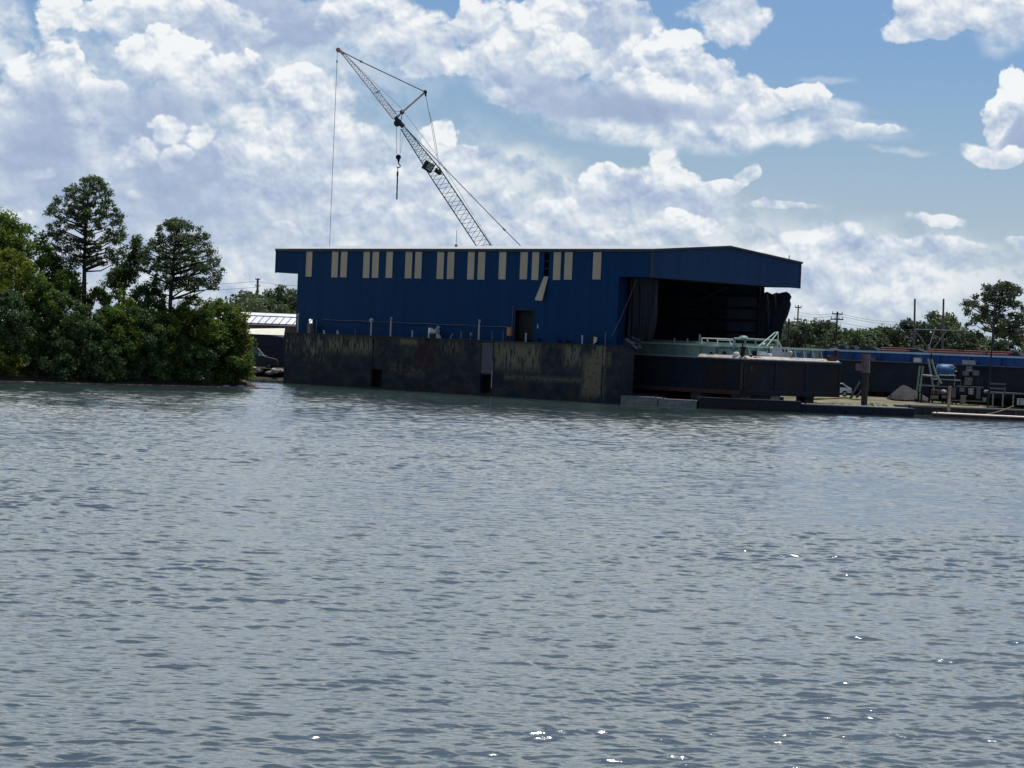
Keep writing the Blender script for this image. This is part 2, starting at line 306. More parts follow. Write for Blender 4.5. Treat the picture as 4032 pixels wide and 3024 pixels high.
# (x, y, rx, ry, cover, brightness, edge) in the directions surveyed from the photograph
CLOUDS = [(270,400,400,200,.8,.10,'s'),(300,540,420,90,.6,.35,'s'),(850,430,330,140,.6,.40,'s'),(1300,490,420,90,.5,.45,'s'),(1850,600,420,90,.65,.55,'s'),(950,530,400,60,.55,.42,'s'),(520,130,380,110,.5,.42,'s'),
 (560,20,330,72,.95,.15,'m'),(260,25,170,50,.95,.8,'c'),(420,45,140,45,.85,.55,'m'),(820,40,150,70,.95,.62,'m'),(920,90,110,60,.9,.52,'m'),(10,60,45,90,.7,.5,'s'),(400,95,200,35,.7,.25,'s'),
 (110,250,115,170,.95,.45,'m'),(135,130,60,48,.97,.85,'c'),(70,155,75,50,.97,.8,'c'),(20,230,60,110,.8,.62,'m'),(180,210,40,90,.7,.6,'m'),(100,280,90,120,.9,.10,'s'),
 (340,120,110,55,.95,.75,'c'),(440,160,120,70,.95,.66,'c'),(540,170,90,50,.85,.55,'m'),(640,190,85,55,.95,.74,'c'),(700,215,70,60,.9,.64,'m'),(240,220,60,50,.95,.68,'c'),(200,290,50,90,.7,.5,'s'),(330,250,120,80,.85,.12,'s'),(470,380,200,90,.7,.12,'s'),(355,270,45,28,.9,.72,'m'),(447,285,38,35,.95,.74,'m'),(280,320,50,45,.8,.6,'m'),(390,335,35,22,.6,.6,'m'),
 (600,260,120,70,.8,.5,'m'),(690,300,100,80,.8,.46,'m'),(560,330,100,70,.85,.58,'m'),(650,375,110,55,.8,.56,'m'),(760,330,90,70,.8,.58,'m'),(830,400,120,45,.8,.62,'m'),(560,430,90,50,.7,.45,'s'),(780,455,110,30,.7,.6,'m'),(640,500,80,15,.6,.6,'m'),(720,425,140,22,.6,.25,'s'),(900,480,150,25,.5,.55,'m'),
 (945,300,45,45,.95,.85,'c'),(990,335,70,32,.85,.72,'c'),(1070,355,150,40,.6,.58,'s'),(930,375,90,40,.7,.52,'m'),
 (1290,40,150,75,.92,.42,'m'),(1100,70,140,105,.95,.62,'c'),(1180,30,110,55,.9,.72,'c'),(1060,125,90,65,.9,.64,'m'),(1130,170,100,70,.9,.38,'s'),(1230,115,100,65,.95,.72,'c'),(1360,110,80,60,.85,.16,'s'),(1110,228,80,28,.8,.55,'m'),(1410,140,120,85,.95,.52,'m'),(1460,105,85,55,.95,.76,'c'),(1515,150,80,55,.9,.68,'c'),(1590,45,55,60,.92,.7,'m'),(1560,15,70,35,.8,.55,'m'),(1420,185,125,45,.95,.74,'c'),(1560,205,90,42,.9,.66,'m'),
 (1240,200,130,38,.8,.12,'s'),(1370,235,230,36,.97,.03,'s'),(1540,245,120,20,.6,.2,'s'),
 (1480,287,250,28,.8,.6,'s'),(1690,285,200,26,.85,.6,'s'),(1850,284,100,9,.8,.6,'m'),(1640,235,70,28,.8,.62,'m'),(1710,217,85,32,.95,.85,'c'),(1800,252,80,18,.6,.55,'s'),
 (2190,40,80,60,.9,.42,'s'),(2040,30,110,45,.95,.68,'c'),(2130,20,100,50,.95,.66,'m'),(2000,62,80,22,.8,.55,'m'),
 (2200,250,75,80,.98,.55,'c'),(2195,200,50,55,.98,.88,'c'),(2150,245,48,48,.98,.82,'c'),(2215,270,60,38,.95,.08,'m'),(2150,316,80,26,.95,.66,'m'),
 (1330,410,90,45,.85,.55,'m'),(1290,382,45,35,.95,.8,'c'),(1240,430,70,50,.7,.55,'m'),(1390,425,120,38,.85,.42,'s'),(1430,355,38,45,.9,.72,'m'),(1460,392,90,38,.9,.7,'c'),(1560,402,80,26,.9,.72,'c'),(1630,378,28,24,.8,.66,'m'),(1490,442,120,32,.8,.30,'s'),(1200,445,40,25,.8,.72,'m'),(1500,482,60,22,.9,.78,'m'),(1460,464,30,12,.9,.78,'m'),(1690,447,60,11,.8,.72,'m'),(2020,483,55,14,.85,.72,'m'),(1100,440,60,30,.6,.55,'m'),(1280,480,70,20,.6,.5,'s'),(1390,512,90,22,.6,.6,'m'),(1120,500,90,22,.5,.6,'m'),
 (1930,600,180,45,.5,.5,'s'),(1830,560,150,40,.6,.55,'s'),(1800,520,65,36,.85,.68,'m'),(1735,530,70,24,.75,.64,'m'),(1900,545,90,22,.7,.64,'m'),(2010,535,110,22,.8,.68,'m'),(2195,525,40,12,.85,.72,'m'),(1690,552,60,20,.6,.66,'m'),(1790,655,30,10,.7,.72,'m'),(80,377,26,10,.5,.7,'s'),(520,600,80,40,.5,.62,'s'),(290,413,24,10,.4,.7,'s'),(60,465,50,18,.5,.66,'m'),(1950,330,60,8,.3,.6,'s'),(1780,180,60,8,.25,.6,'s')]
build_world()
sl = bpy.data.lights.new('sun', 'SUN'); so = bpy.data.objects.new('sun', sl); COL.objects.link(so)
sl.energy = 4.4; sl.angle = R(.5); sl.color = (1, .95, .88)
sd = Vector((math.sin(SUN_AZ) * math.cos(SUN_EL), math.cos(SUN_AZ) * math.cos(SUN_EL), math.sin(SUN_EL)))
so.rotation_euler = sd.to_track_quat('Z', 'Y').to_euler(); so.location = (0, 0, 200)
SC.view_settings.view_transform = 'Standard'; SC.view_settings.look = 'None'; SC.view_settings.exposure = 0; SC.view_settings.gamma = 1
# ------------------------------------------------------------------ water: real ripples, finer ones as bump
def build_water():
    yn, ny, nx = 24.0, 3000, 960
    ys = yn * (330 / yn) ** (np.arange(ny) / (ny - 1)); u = np.linspace(-.36, .36, nx)
    Y = np.repeat(ys[:, None], nx, 1); X = (Y + 40) * u[None, :]
    dy = ys * (math.log(330 / yn) / (ny - 1)); H = np.zeros_like(X); GX = np.zeros_like(X); GY = np.zeros_like(X)
    rng = np.random.default_rng(5)
    gust = np.zeros_like(X)
    for _ in range(14):
        lam = rng.uniform(9, 45); a = rng.uniform(0, 6.28); gust += np.cos(2 * math.pi / lam * (X * math.cos(a) * .55 + Y * math.sin(a)) + rng.uniform(0, 6.28))
    gust = np.clip(1 + .10 * gust, .65, 1.2)
    for i in range(160):
        lam = .13 * (2.2 / .13) ** (rng.uniform(0, 1) ** 1.3); k = 2 * math.pi / lam
        th = R(90 + 9) + rng.normal(0, R(15 if lam > .5 else 24))
        sl_ = .0255 if lam < .6 else .023 if lam < 1.1 else .009
        wgt = np.clip((lam / dy) / 3.0 - .35, 0, 1)
        ph = k * (X * math.cos(th) + Y * math.sin(th)) + rng.uniform(0, 6.28)
        H += (sl_ / k) * wgt[:, None] * (np.cos(ph) + .18 * np.cos(2 * ph))
        sn = (sl_ / k) * wgt[:, None] * np.sin(ph); GX -= sn * math.cos(th); GY -= sn * math.sin(th)
    H *= gust
    # lee of the banks, the dock and the floats: the ripples die down close to them
    lee = np.ones_like(X); sel = Y > 180; px_, py_ = X[sel], Y[sel]; best = np.full(px_.shape, 99.0)
    for pl, wd in (([(-90, 211), (-60, 213.5), (-47, 214.5), (-40, 219), (-33, 225.5), (-27.5, 229.5), (-25.5, 231.5)], 4.5), ([(-26.3, 268), (10.7, 231), (15, 228.6), (20, 226.2), (33, 226.3), (43, 227.5)], 11.0), ([(44, 230), (75, 231)], 3.0)):
        for (ax, ay), (bx, by) in zip(pl, pl[1:]):
            dx, dy_ = bx - ax, by - ay; t = np.clip(((px_ - ax) * dx + (py_ - ay) * dy_) / (dx * dx + dy_ * dy_), 0, 1)
            best = np.minimum(best, np.hypot(px_ - ax - t * dx, py_ - ay - t * dy_) / wd)
    q = np.clip((best - .25) / .75, 0, 1); lee[sel] = .12 + .88 * q * q * (3 - 2 * q); H *= lee
    far = np.clip((320 - Y) / 60, 0, 1); H *= far; X = X + GX * gust * far * .5; Y = Y + GY * gust * far * .5
    co = np.stack([X, Y, H], -1).reshape(-1, 3)
    i = np.arange((ny - 1))[:, None] * nx + np.arange(nx - 1)[None, :]
    q = np.stack([i, i + 1, i + 1 + nx, i + nx], -1).reshape(-1, 4)
    n0 = len(co); S = 6000.0
    co = np.vstack([co, [[-S, -S, -.16], [S, -S, -.16], [S, S, -.16], [-S, S, -.16]]]); q = np.vstack([q, [[n0, n0 + 1, n0 + 2, n0 + 3]]])
    me = bpy.data.meshes.new('water'); me.vertices.add(len(co)); me.vertices.foreach_set('co', co.astype(np.float32).ravel())
    me.loops.add(len(q) * 4); me.loops.foreach_set('vertex_index', q.astype(np.int32).ravel())
    me.polygons.add(len(q)); me.polygons.foreach_set('loop_start', np.arange(0, len(q) * 4, 4, dtype=np.int32)); me.update(calc_edges=True)
    me.polygons.foreach_set('use_smooth', np.ones(len(q), dtype=bool))
    m, nt, bs, lk = newmat('river_water'); tc = N(nt, 'ShaderNodeTexCoord').outputs['Object']
    f = noise(nt, lk, tc, .05, 3, .5, (1, .6, 1)); r = ramp(nt, [(.35, (.020, .036, .036)), (.65, (.031, .047, .042))]); lk(f, r.inputs[0]); lk(r.outputs[0], bs.inputs['Base Color'])
    bs.inputs['Roughness'].default_value = .08; bs.inputs['IOR'].default_value = 1.66; bs.inputs['Specular IOR Level'].default_value = 1.0
    a = noise(nt, lk, tc, 11, 4, .62, (.50, 1.0, 1), .3); b = noise(nt, lk, tc, 1.9, 3, .55, (.45, 1, 1), .2)
    ad = N(nt, 'ShaderNodeMath', operation='MULTIPLY_ADD', inp={1: .35}); lk(a, ad.inputs[0]); lk(b, ad.inputs[2])
    bp = N(nt, 'ShaderNodeBump', inp={'Strength': .30, 'Distance': .10}); lk(ad.outputs[0], bp.inputs['Height']); lk(bp.outputs[0], bs.inputs['Normal'])
    at = N(nt, 'ShaderNodeAttribute', attribute_name='ripple'); sm = N(nt, 'ShaderNodeMath', operation='MULTIPLY', inp={1: .30}); lk(at.outputs['Fac'], sm.inputs[0]); lk(sm.outputs[0], bp.inputs['Strength'])
    la = me.attributes.new('ripple', 'FLOAT', 'POINT'); la.data.foreach_set('value', np.concatenate([lee.ravel(), np.ones(4)]).astype(np.float32))
    me.materials.append(m); o = bpy.data.objects.new('water', me); COL.objects.link(o); tag(o, kind='structure'); return o
build_water()
# ------------------------------------------------------------------ ground
def gmat(name, stops, s=.35, gs=1.2):
    m, nt, bs, lk = newmat(name); tc = N(nt, 'ShaderNodeTexCoord').outputs['Object']
    f = noise(nt, lk, tc, s, 8, .62); r = ramp(nt, stops); lk(f, r.inputs[0]); lk(r.outputs[0], bs.inputs['Base Color']); bs.inputs['Roughness'].default_value = .95
    bs.inputs['Specular IOR Level'].default_value = .1
    h = noise(nt, lk, tc, gs * 2, 6, .65); b = N(nt, 'ShaderNodeBump', inp={'Strength': .5, 'Distance': .15}); lk(h, b.inputs['Height']); lk(b.outputs[0], bs.inputs['Normal']); return m
M['ground'] = gmat('dry_yard_ground', [(.3, (.07, .075, .04)), (.45, (.14, .13, .08)), (.6, (.20, .18, .115)), (.75, (.09, .11, .04))], .22)
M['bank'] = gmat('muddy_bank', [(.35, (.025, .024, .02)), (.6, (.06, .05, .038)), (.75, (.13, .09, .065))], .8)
SHORE = [(-900, 200), (-150, 207), (-60, 213.5), (-47, 214.5), (-40, 219), (-33, 225.5), (-27.5, 229.5), (-25.4, 231.5), (-25.5, 236), (-30, 250), (-34, 270), (-33, 281), (-29, 284), (-22, 287), (-8, 299), (6, 293), (20, 272), (31, 256), (33.2, 246), (36, 240.5), (41, 238.5), (50, 240), (70, 243), (160, 244), (900, 260)]
def build_ground():
    S = [Vector((x, y)) for x, y in SHORE]; n = len(S); nor = []
    for i in range(n):
        a = S[max(i - 1, 0)]; b = S[min(i + 1, n - 1)]; t = (b - a).normalized(); nor.append(Vector((-t.y, t.x)))
    mb = MB(); vs = []
    for i, p in enumerate(S):
        q = p + nor[i] * (7.0 if 10 < i < 15 else .9)
        vs += [(p.x, p.y, -.6), (p.x + .25 * nor[i].x, p.y + .25 * nor[i].y, .12), (q.x, q.y, .5)]
    fs = []
    for i in range(n - 1):
        a = 3 * i; fs += [(a, a + 3, a + 4, a + 1), (a + 1, a + 4, a + 5, a + 2)]
    mb.add(vs, fs, True); o = mb.build('riverbank', M['bank']); tag(o, kind='structure')
    # the land behind the bank: a height field that climbs gently to the yard level
    ip = [p + nor[i] * (6.9 if 10 < i < 15 else .85) for i, p in enumerate(S)]
    import bmesh
    bm = bmesh.new()
    far = [Vector((900, 4500)), Vector((-900, 4500))]
    vv = [bm.verts.new((p.x, p.y, .5)) for p in ip]
    bk = []
    over = {17: (34, 262), 18: (37, 260.5), 19: (40, 261), 20: (44, 262), 21: (52, 264), 22: (70, 266), 23: (160, 268), 24: (900, 285)}
    for i, p in enumerate(ip):
        bk.append(Vector(over[i]) if i in over else p + nor[i] * (2.2 if 5 < i < 11 else 9.0 if 10 < i < 15 else 3.0))
    b2 = [bm.verts.new((p.x, p.y, 1.2)) for p in bk]
    for i in range(n - 1):
        try: bm.faces.new((vv[i], vv[i + 1], b2[i + 1], b2[i]))
        except ValueError: pass
    me = bpy.data.meshes.new('ground_slope'); 
    bm.to_mesh(me); bm.free(); me.materials.append(M['ground']); o = bpy.data.objects.new('ground_slope', me); COL.objects.link(o); tag(o, kind='structure')
    mb = MB(); poly = [(q.x, q.y) for q in bk]
    # the level yard and the land beyond as one sheet to the horizon
    inl = [(-4500, poly[0][1])] + poly + [(4500, poly[-1][1])]
    from mathutils.geometry import tessellate_polygon
    ring = [Vector((x, y, 0)) for x, y in inl] + [Vector((6000, 6000, 0)), Vector((-6000, 6000, 0))]
    tri = tessellate_polygon([ring]); mb.add([(v.x, v.y, 1.2) for v in ring], [t for t in tri])
    o = mb.build('ground', M['ground']); tag(o, kind='structure')
build_ground()

mb = MB(); mb.add([(-34, 283.5, 1.206), (-12, 292, 1.206), (-12, 312, 1.206), (-36, 312, 1.206)], [(0, 1, 2, 3)]); o = mb.build('dark_ground_sheet', M['bank']); tag(o, kind='structure')  # sheet added to darken the sunlit ground by the inlet
# ------------------------------------------------------------------ floating dry dock (local frame: x along, y depth, z up)
def hull_mat():
    m, nt, bs, lk = newmat('stained_hull_plating'); tc = N(nt, 'ShaderNodeTexCoord').outputs['Object']
    sx = N(nt, 'ShaderNodeSeparateXYZ'); lk(tc, sx.inputs[0])
    def mth(op, a, b=None, c=None):
        n = N(nt, 'ShaderNodeMath', operation=op)
        for i, q in enumerate((a, b, c)):
            if q is None: continue
            if isinstance(q, (int, float)): n.inputs[i].default_value = q
            else: lk(q, n.inputs[i])
        return n.outputs[0]
    def mr(v, a, b, t=1.0):
        n = N(nt, 'ShaderNodeMapRange', interpolation_type='SMOOTHSTEP', inp={'From Min': a, 'From Max': b, 'To Max': t}); lk(v, n.inputs[0]); return n.outputs[0]
    def softbox(p0, p1, w=.5):
        (x0, z1), (x1, z0) = on_b(p0, 0), on_b(p1, 0)
        hx, hz = abs(x1 - x0) / 2, abs(z1 - z0) / 2
        dx = mth('SUBTRACT', mth('ABSOLUTE', mth('SUBTRACT', sx.outputs['X'], (x0 + x1) / 2)), hx)
        dz = mth('SUBTRACT', mth('ABSOLUTE', mth('SUBTRACT', sx.outputs['Z'], (z0 + z1) / 2)), hz)
        return mr(mth('MAXIMUM', dx, dz), w, -w)
    base = noise(nt, lk, tc, .55, 8, .62, (1, 1, 1.6)); rb = ramp(nt, [(.32, (.010, .017, .023)), (.5, (.021, .029, .035)), (.66, (.043, .048, .045))]); lk(base, rb.inputs[0]); col = rb.outputs[0]
    def over(col, mask, c):
        x = N(nt, 'ShaderNodeMix', data_type='RGBA'); lk(mask, x.inputs[0]); lk(col, x.inputs[6]); x.inputs[7].default_value = (*c, 1); return x.outputs[2]
    # rust blooms low on the plating, in horizontal courses
    ru = noise(nt, lk, tc, .8, 7, .65, (.5, 1, 1.5)); low = mr(sx.outputs['Z'], 3.6, .4)
    col = over(col, mth('MULTIPLY', mr(ru, .48, .66, .8), low), (.050, .028, .024))
    red = softbox((1640, 1340), (1710, 1440), .8); col = over(col, mth('MULTIPLY', red, mr(noise(nt, lk, tc, 1.2, 6, .6, (2, 1, .5)), .40, .55, .9)), (.050, .013, .017))
    # broad pale grime over the upper half of the plating
    gr = noise(nt, lk, tc, 1.1, 9, .7, (1.1, 1, .55)); col = over(col, mth('MULTIPLY', mr(gr, .47, .62, .65), mr(sx.outputs['Z'], 1.6, 4.6)), (.058, .060, .046))
    # flaking yellow-grey paint: vertical runs under the deck edge, and a broken course half way down
    run = noise(nt, lk, tc, 1.7, 9, .70, (1.7, 1, .42)); run2 = noise(nt, lk, tc, 1.7, 9, .72, (1.0, 1, 1.3))
    pm = None
    for p0, p1, a, w, nz in [((1200, 1318), (1272, 1415), .04, .8, run), ((1290, 1325), (1470, 1392), .07, .7, run), ((1578, 1335), (1640, 1356), .16, .35, run), ((1945, 1348), (2120, 1455), .09, .8, run),
                      ((1990, 1480), (2300, 1502), .10, .5, run2), ((2225, 1360), (2285, 1440), .07, .7, run), ((2300, 1400), (2374, 1560), .12, .6, run2), ((2375, 1390), (2400, 1430), .04, .5, run2), ((1120, 1330), (1200, 1380), .0, .8, run), ((1750, 1345), (1800, 1390), .02, .8, run), ((2330, 1352), (2384, 1420), .05, .4, run)]:
        q = mth('MULTIPLY', softbox(p0, p1, w), mr(mth('ADD', nz, a), .52, .58)); pm = q if pm is None else mth('MAXIMUM', pm, q)
    col = over(col, mth('MULTIPLY', pm, .9), (.155, .140, .085))
    pk = mth('MULTIPLY', mth('MAXIMUM', softbox((1540, 1425), (1580, 1470), .4), mth('MAXIMUM', softbox((1600, 1440), (1660, 1480), .6), softbox((2315, 1470), (2374, 1570), .4))), mr(run2, .46, .56)); col = over(col, mth('MULTIPLY', pk, .8), (.115, .085, .070))
    lk(col, bs.inputs['Base Color']); bs.inputs['Roughness'].default_value = .75; bs.inputs['Specular IOR Level'].default_value = .05
    h = noise(nt, lk, tc, 1.2, 6, .6); b = N(nt, 'ShaderNodeBump', inp={'Strength': .35, 'Distance': .12}); lk(h, b.inputs['Height']); lk(b.outputs[0], bs.inputs['Normal'])
    return m
M['hull'] = hull_mat()
M['plate_grey'] = surf('replacement_plate', (.060, .060, .075), (.085, .082, .095), .7, .7, c2=(.04, .032, .03), s2=2)
xl, zl = on_b((1115, 1503), 0); DL = -xl                        # dock length
zt = (on_b(Z('r3', 560, 925), 0)[1] + on_b(Z('r2', 300, 832), 0)[1]) / 2
HZ = zt                                                        # top of the wing wall
b0 = 1.15                                                      # the shed's near wall stands this far behind the dock's side
xr_low = on_b(Z('r3', 666, 640), b0)[0]; xl_low = on_b(Z('r2', 240, 520), b0)[0]
xr_up, ze1 = on_b(Z('r3', 938, 162), b0); xl_up, ze2 = on_b(Z('r2', 79, 162), b0)
EZ = (ze1 + ze2) / 2
SZ = (on_b(Z('r3', 940, 380), b0)[1] + on_b(Z('r2', 160, 352), b0)[1]) / 2
BW = on_x(Z('r3', 2117, 264), xr_up)[0]
RZ = on_x(Z('r3', 1570, 140), xr_up)[1]; RB = on_x(Z('r3', 1570, 140), xr_up)[0]
print('DOCK', DL, 'HZ', HZ, 'low', xl_low, xr_low, 'up', xl_up, xr_up, 'E', ze1, ze2, 'S', SZ, 'BW', BW, 'ridge', RB, RZ, 'eaveR', on_x(Z('r3', 2117, 264), xr_up)[1], 'sofR', on_x(Z('r3', 2106, 479), xr_up))
RB = (b0 + BW) / 2
FAR = BW - .2                                                  # far wall of the shed
dock = thing('floating_dry_dock', 'long stained dark steel floating dry dock under the blue shed, with flaking yellow paint', 'dry dock', O, -AX)
WT = 1.9
g0 = on_b(Z('q5', 1180, 1105), 0); g1 = on_b(Z('q5', 1345, 1400), 0); p0 = on_b(Z('q6', 1450, 895), 0); p1 = on_b(Z('q6', 1612, 1185), 0)
recs = [(p0[0], p1[0], p1[1], p0[1]), (g0[0], g1[0], g1[1], g0[1])]
xs = sorted([-DL, 0] + [q for r in recs for q in r[:2]]); zs = sorted([-1.5, HZ] + [q for r in recs for q in r[2:]])
mb = MB(); mb.grid(xs, zs, 0, .12, lambda x, z: not any(r[0] < x < r[1] and r[2] < z < r[3] for r in recs))
mb.box(-DL, 0, .125, WT, HZ - .12, HZ - .004).box(-DL, 0, WT - .12, WT, -1.5, HZ - .125).box(-DL, -DL + .12, .125, WT - .125, -1.5, HZ - .125)
mb.build('near_wing_wall', M['hull'], dock); mb = MB(); mb.box(-.12, 0, .125, WT - .125, -1.5, HZ - .125); mb.build('end_plate', M['trim'], dock)
for r in recs:
    mb = MB(); mb.box(r[0] - .05, r[1] + .05, .9, 1.0, r[2] - .1, r[3] + .1); mb.box(r[0] - .06, r[0], .122, .9, r[2] - .1, r[3] + .1).box(r[1], r[1] + .06, .122, .9, r[2] - .1, r[3] + .1).box(r[0], r[1], .122, .9, r[3], r[3] + .06)
    o = mb.build('recess', M['black'], dock)
mb = MB(); a = on_b(Z('q5', 1200, 590), 0); b = on_b(Z('q5', 1372, 1090), 0); mb.box(a[0], b[0], -.035, -.003, b[1], a[1] - .05); o = mb.build('cover_plate', M['plate_grey'], dock); o['label'] = 'grey replacement plate above the right-hand recess'
mb = MB(); mb.box(-DL - .05, .05, -.10, .10, HZ, HZ + .07); mb.build('deck_edge', M['trim'], dock)
mb = MB(); x1, zz = on_b(Z('q5', 1352, 1150), 0); mb.box(x1, x1 + .07, -.05, -.003, .75, 2.6); mb.build('draught_strip', M['pale'], dock)
x1 = on_b(Z('r3', 548, 1100), 0)[0]
for k, xx in enumerate((on_b(Z('q5', 1185, 900), 0)[0], on_b(Z('q5', 1380, 700), 0)[0], x1, on_b(Z('q6', 1480, 700), 0)[0])):
    mb = MB(); mb.box(xx - .04, xx + .04, -.07, -.003, .35 if k != 1 else 3.6, HZ - .05); mb.build('fender_strip', M['steel'], dock)
mb = MB(); a = on_b(Z('r3', 525, 920), 0); b = on_b(Z('r3', 570, 1085), 0); mb.box(a[0], b[0], -.045, -.003, b[1], a[1] - .1); mb.build('patch_plate', surf('yellow_brown_plate', (.10, .08, .045), (.16, .13, .075), 1.5, .8), dock)
mb = MB(); mb.box(-DL, -.01, WT + .01, BW + 1.2, -1.5, 1.0); mb.build('pontoon_deck', M['steel'], dock)
mb = MB(); mb.box(-DL, -.6, BW - 1.2, BW + 1.2, 1.003, HZ); mb.build('far_wing_wall', M['steel'], dock)
# ------------------------------------------------------------------ the blue shed
shed = thing('shed', 'long blue metal-clad shed with beige strip panels under its eave, open at its right end', 'shed', l2w((xl_low, b0, HZ)), -AX)
SO = Vector((xl_low, b0, HZ)); H0 = HZ
strips = [('r2', 318, 357, 380), ('r2', 522, 562, 385), ('r2', 593, 634, 387), ('r2', 771, 812, 389), ('r2', 843, 884, 390), ('r2', 952, 994, 390), ('r2', 1104, 1148, 392), ('r2', 1181, 1224, 395), ('r2', 1356, 1399, 397), ('r2', 1437, 1481, 399), ('r2', 1598, 1641, 401), ('r2', 1680, 1725, 402), ('r2', 1846, 1892, 402), ('r2', 2014, 2062, 404),
          ('r3', -4, 40, 405), ('r3', 166, 213, 405), ('r3', 254, 305, 406), ('r3', 479, 533, 406)]
d0 = on_b(Z('r2', 1972, 645), b0); d1 = on_b(Z('r2', 2106, 890), b0)          # doorway
h0 = on_b(Z('r3', 88, 172), b0); h1 = on_b(Z('r3', 121, 378), b0)             # lost strip
w0 = on_b(Z('r2', 331, 716), b0); w1 = on_b(Z('r2', 360, 760), b0)            # small opening at the left end
holes = [(d0[0], d1[0], H0 + .02, d0[1]), (h0[0], h1[0], h1[1], EZ - .28), (w0[0], w1[0], w1[1], w0[1])]
def near_ok(x, z):
    if z < SZ and not (xl_low < x < xr_low): return False
    return not any(a < x < b and c < z < d for a, b, c, d in holes)
xs = sorted([xl_up, xl_low, xr_low, xr_up] + [q for h in holes for q in h[:2]]); zs = sorted([H0 + .02, SZ, EZ - .02] + [q for h in holes for q in h[2:] if abs(q - H0 - .02) > .01])
mb = MB(); mb.grid(xs, zs, b0, b0 + .10, near_ok); mb.build('long_wall', M['blue_clad'], shed, SO)
for r, xa, xb, zb in strips:
    a = on_b(Z(r, xa, 175), b0); b = on_b(Z(r, xb, zb), b0); mb = MB(); mb.box(a[0], b[0], b0 - .05, b0 - .004, b[1] + random.uniform(-.04, .04), EZ - .30)
    mb.build('strip_panel', M['beige'], shed, SO)
# hanging strip, torn off its slot
a = on_b(Z('r3', 88, 378), b0); b = on_b(Z('r3', 40, 568), b0); c = on_b(Z('r3', 95, 574), b0); e = on_b(Z('r3', 122, 380), b0)
mb = MB(); vs = [(q[0], b0 - yy, q[1]) for q, yy in ((a, .06), (b, .55), (c, .50), (e, .06))]; vs += [(v[0], v[1] + .03, v[2]) for v in vs]
mb.add(vs, [(0, 1, 2, 3), (7, 6, 5, 4), (0, 4, 5, 1), (1, 5, 6, 2), (2, 6, 7, 3), (3, 7, 4, 0)]); o = mb.build('loose_panel', M['beige'], shed, SO); o['label'] = 'beige strip hanging askew below its empty slot'
hz = EZ - .28 - h1[1]
for k in (.0, .33, .64): mb = MB(); mb.box(h0[0] - .02, h1[0] + .02, b0 + .11, b0 + .2, h1[1] + hz * (1 - k) - .16, h1[1] + hz * (1 - k) - .02); mb.build('wall_girt', M['slate_clad_x'], shed, SO)
# door: frame and dark roller curtain set back
mb = MB(); mb.box(d0[0] - .08, d0[0], b0 - .05, b0 + .12, H0 + .02, d0[1] + .08).box(d1[0], d1[0] + .08, b0 - .05, b0 + .12, H0 + .02, d0[1] + .08).box(d0[0], d1[0], b0 - .05, b0 + .12, d0[1], d0[1] + .08)
dd = mb.build('door', M['trim'], shed, SO); mb = MB(); mb.box(d0[0], d1[0], b0 + .5, b0 + .56, H0 + .3, d0[1] + .1)
mb.build('curtain', M['black'], dd).location = -SO
# upper cantilevers: soffits, left end, gable
mb = MB(); mb.box(xl_up + .12, xl_low, b0 + .11, FAR, SZ, SZ + .06); mb.build('soffit', M['trim'], shed, SO); mb = MB(); mb.box(xr_low, xr_up - .12, b0 + .11, FAR, SZ + .02, SZ + .08); mb.build('soffit', M['trim'], shed, SO)
gz = lambda y: EZ + (RZ - EZ) * (1 - abs(y - RB) / (RB - b0))
sofR = SZ
mb = MB(); mb.prism([(b0 + .11, SZ - .03), (FAR + .2, SZ - .03), (FAR + .2, EZ - .05), (RB, RZ - .05), (b0 + .11, EZ - .05)], xr_up - .11, xr_up, 'x'); mb.build('gable_wall', M['slate_clad'], shed, SO)
mb = MB(); mb.prism([(b0 + .11, SZ), (FAR + .2, SZ), (FAR + .2, EZ - .05), (RB, RZ - .05), (b0 + .11, EZ - .05)], xl_up, xl_up + .11, 'x'); mb.build('gable_wall', M['slate_clad'], shed, SO)
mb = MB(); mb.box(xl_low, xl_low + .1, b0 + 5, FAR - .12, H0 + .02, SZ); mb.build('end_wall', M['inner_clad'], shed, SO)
# corner trims and roof edge
mb = MB(); mb.box(xr_up - .02, xr_up + .16, b0 - .08, b0 + .10, SZ - .04, EZ - .05); mb.build('corner_trim', M['trim'], shed, SO)
mb = MB(); mb.box(xl_up - .08, xl_up - .003, b0 - .06, b0 + .12, SZ - .04, EZ - .05); mb.build('corner_trim', M['trim'], shed, SO)
mb = MB(); mb.box(xr_up - .14, xr_up + .06, FAR + .203, FAR + .3, SZ - .04, EZ - .05); mb.build('corner_trim', M['trim'], shed, SO)
mb = MB(); mb.box(xl_up - .1, xr_up + .14, b0 - .14, b0 - .004, EZ - .27, EZ - .02); mb.build('eave_gutter', M['trim'], shed, SO)
ov = .18
mb = MB(); sl_ = (RZ - EZ) / (RB - b0)
mb.prism([(b0 - ov, EZ - sl_ * ov), (RB, RZ), (2 * RB - b0 + ov, EZ - sl_ * ov), (2 * RB - b0 + ov, EZ - sl_ * ov + .05), (RB, RZ + .05), (b0 - ov, EZ - sl_ * ov + .05)], xl_up - .15, xr_up + .19, 'x')
rf = mb.build('roof', M['roofing'], shed, SO)
mb = MB(); mb.prism([(b0 - ov - .02, EZ - sl_ * ov - .16), (RB, RZ - .16), (2 * RB - b0 + ov + .02, EZ - sl_ * ov - .16), (2 * RB - b0 + ov + .02, EZ - sl_ * ov - .01), (RB, RZ - .01), (b0 - ov - .02, EZ - sl_ * ov - .01)], xr_up + .012, xr_up + .15, 'x')
mb.build('rake_trim', M['trim'], rf, ).location = -SO
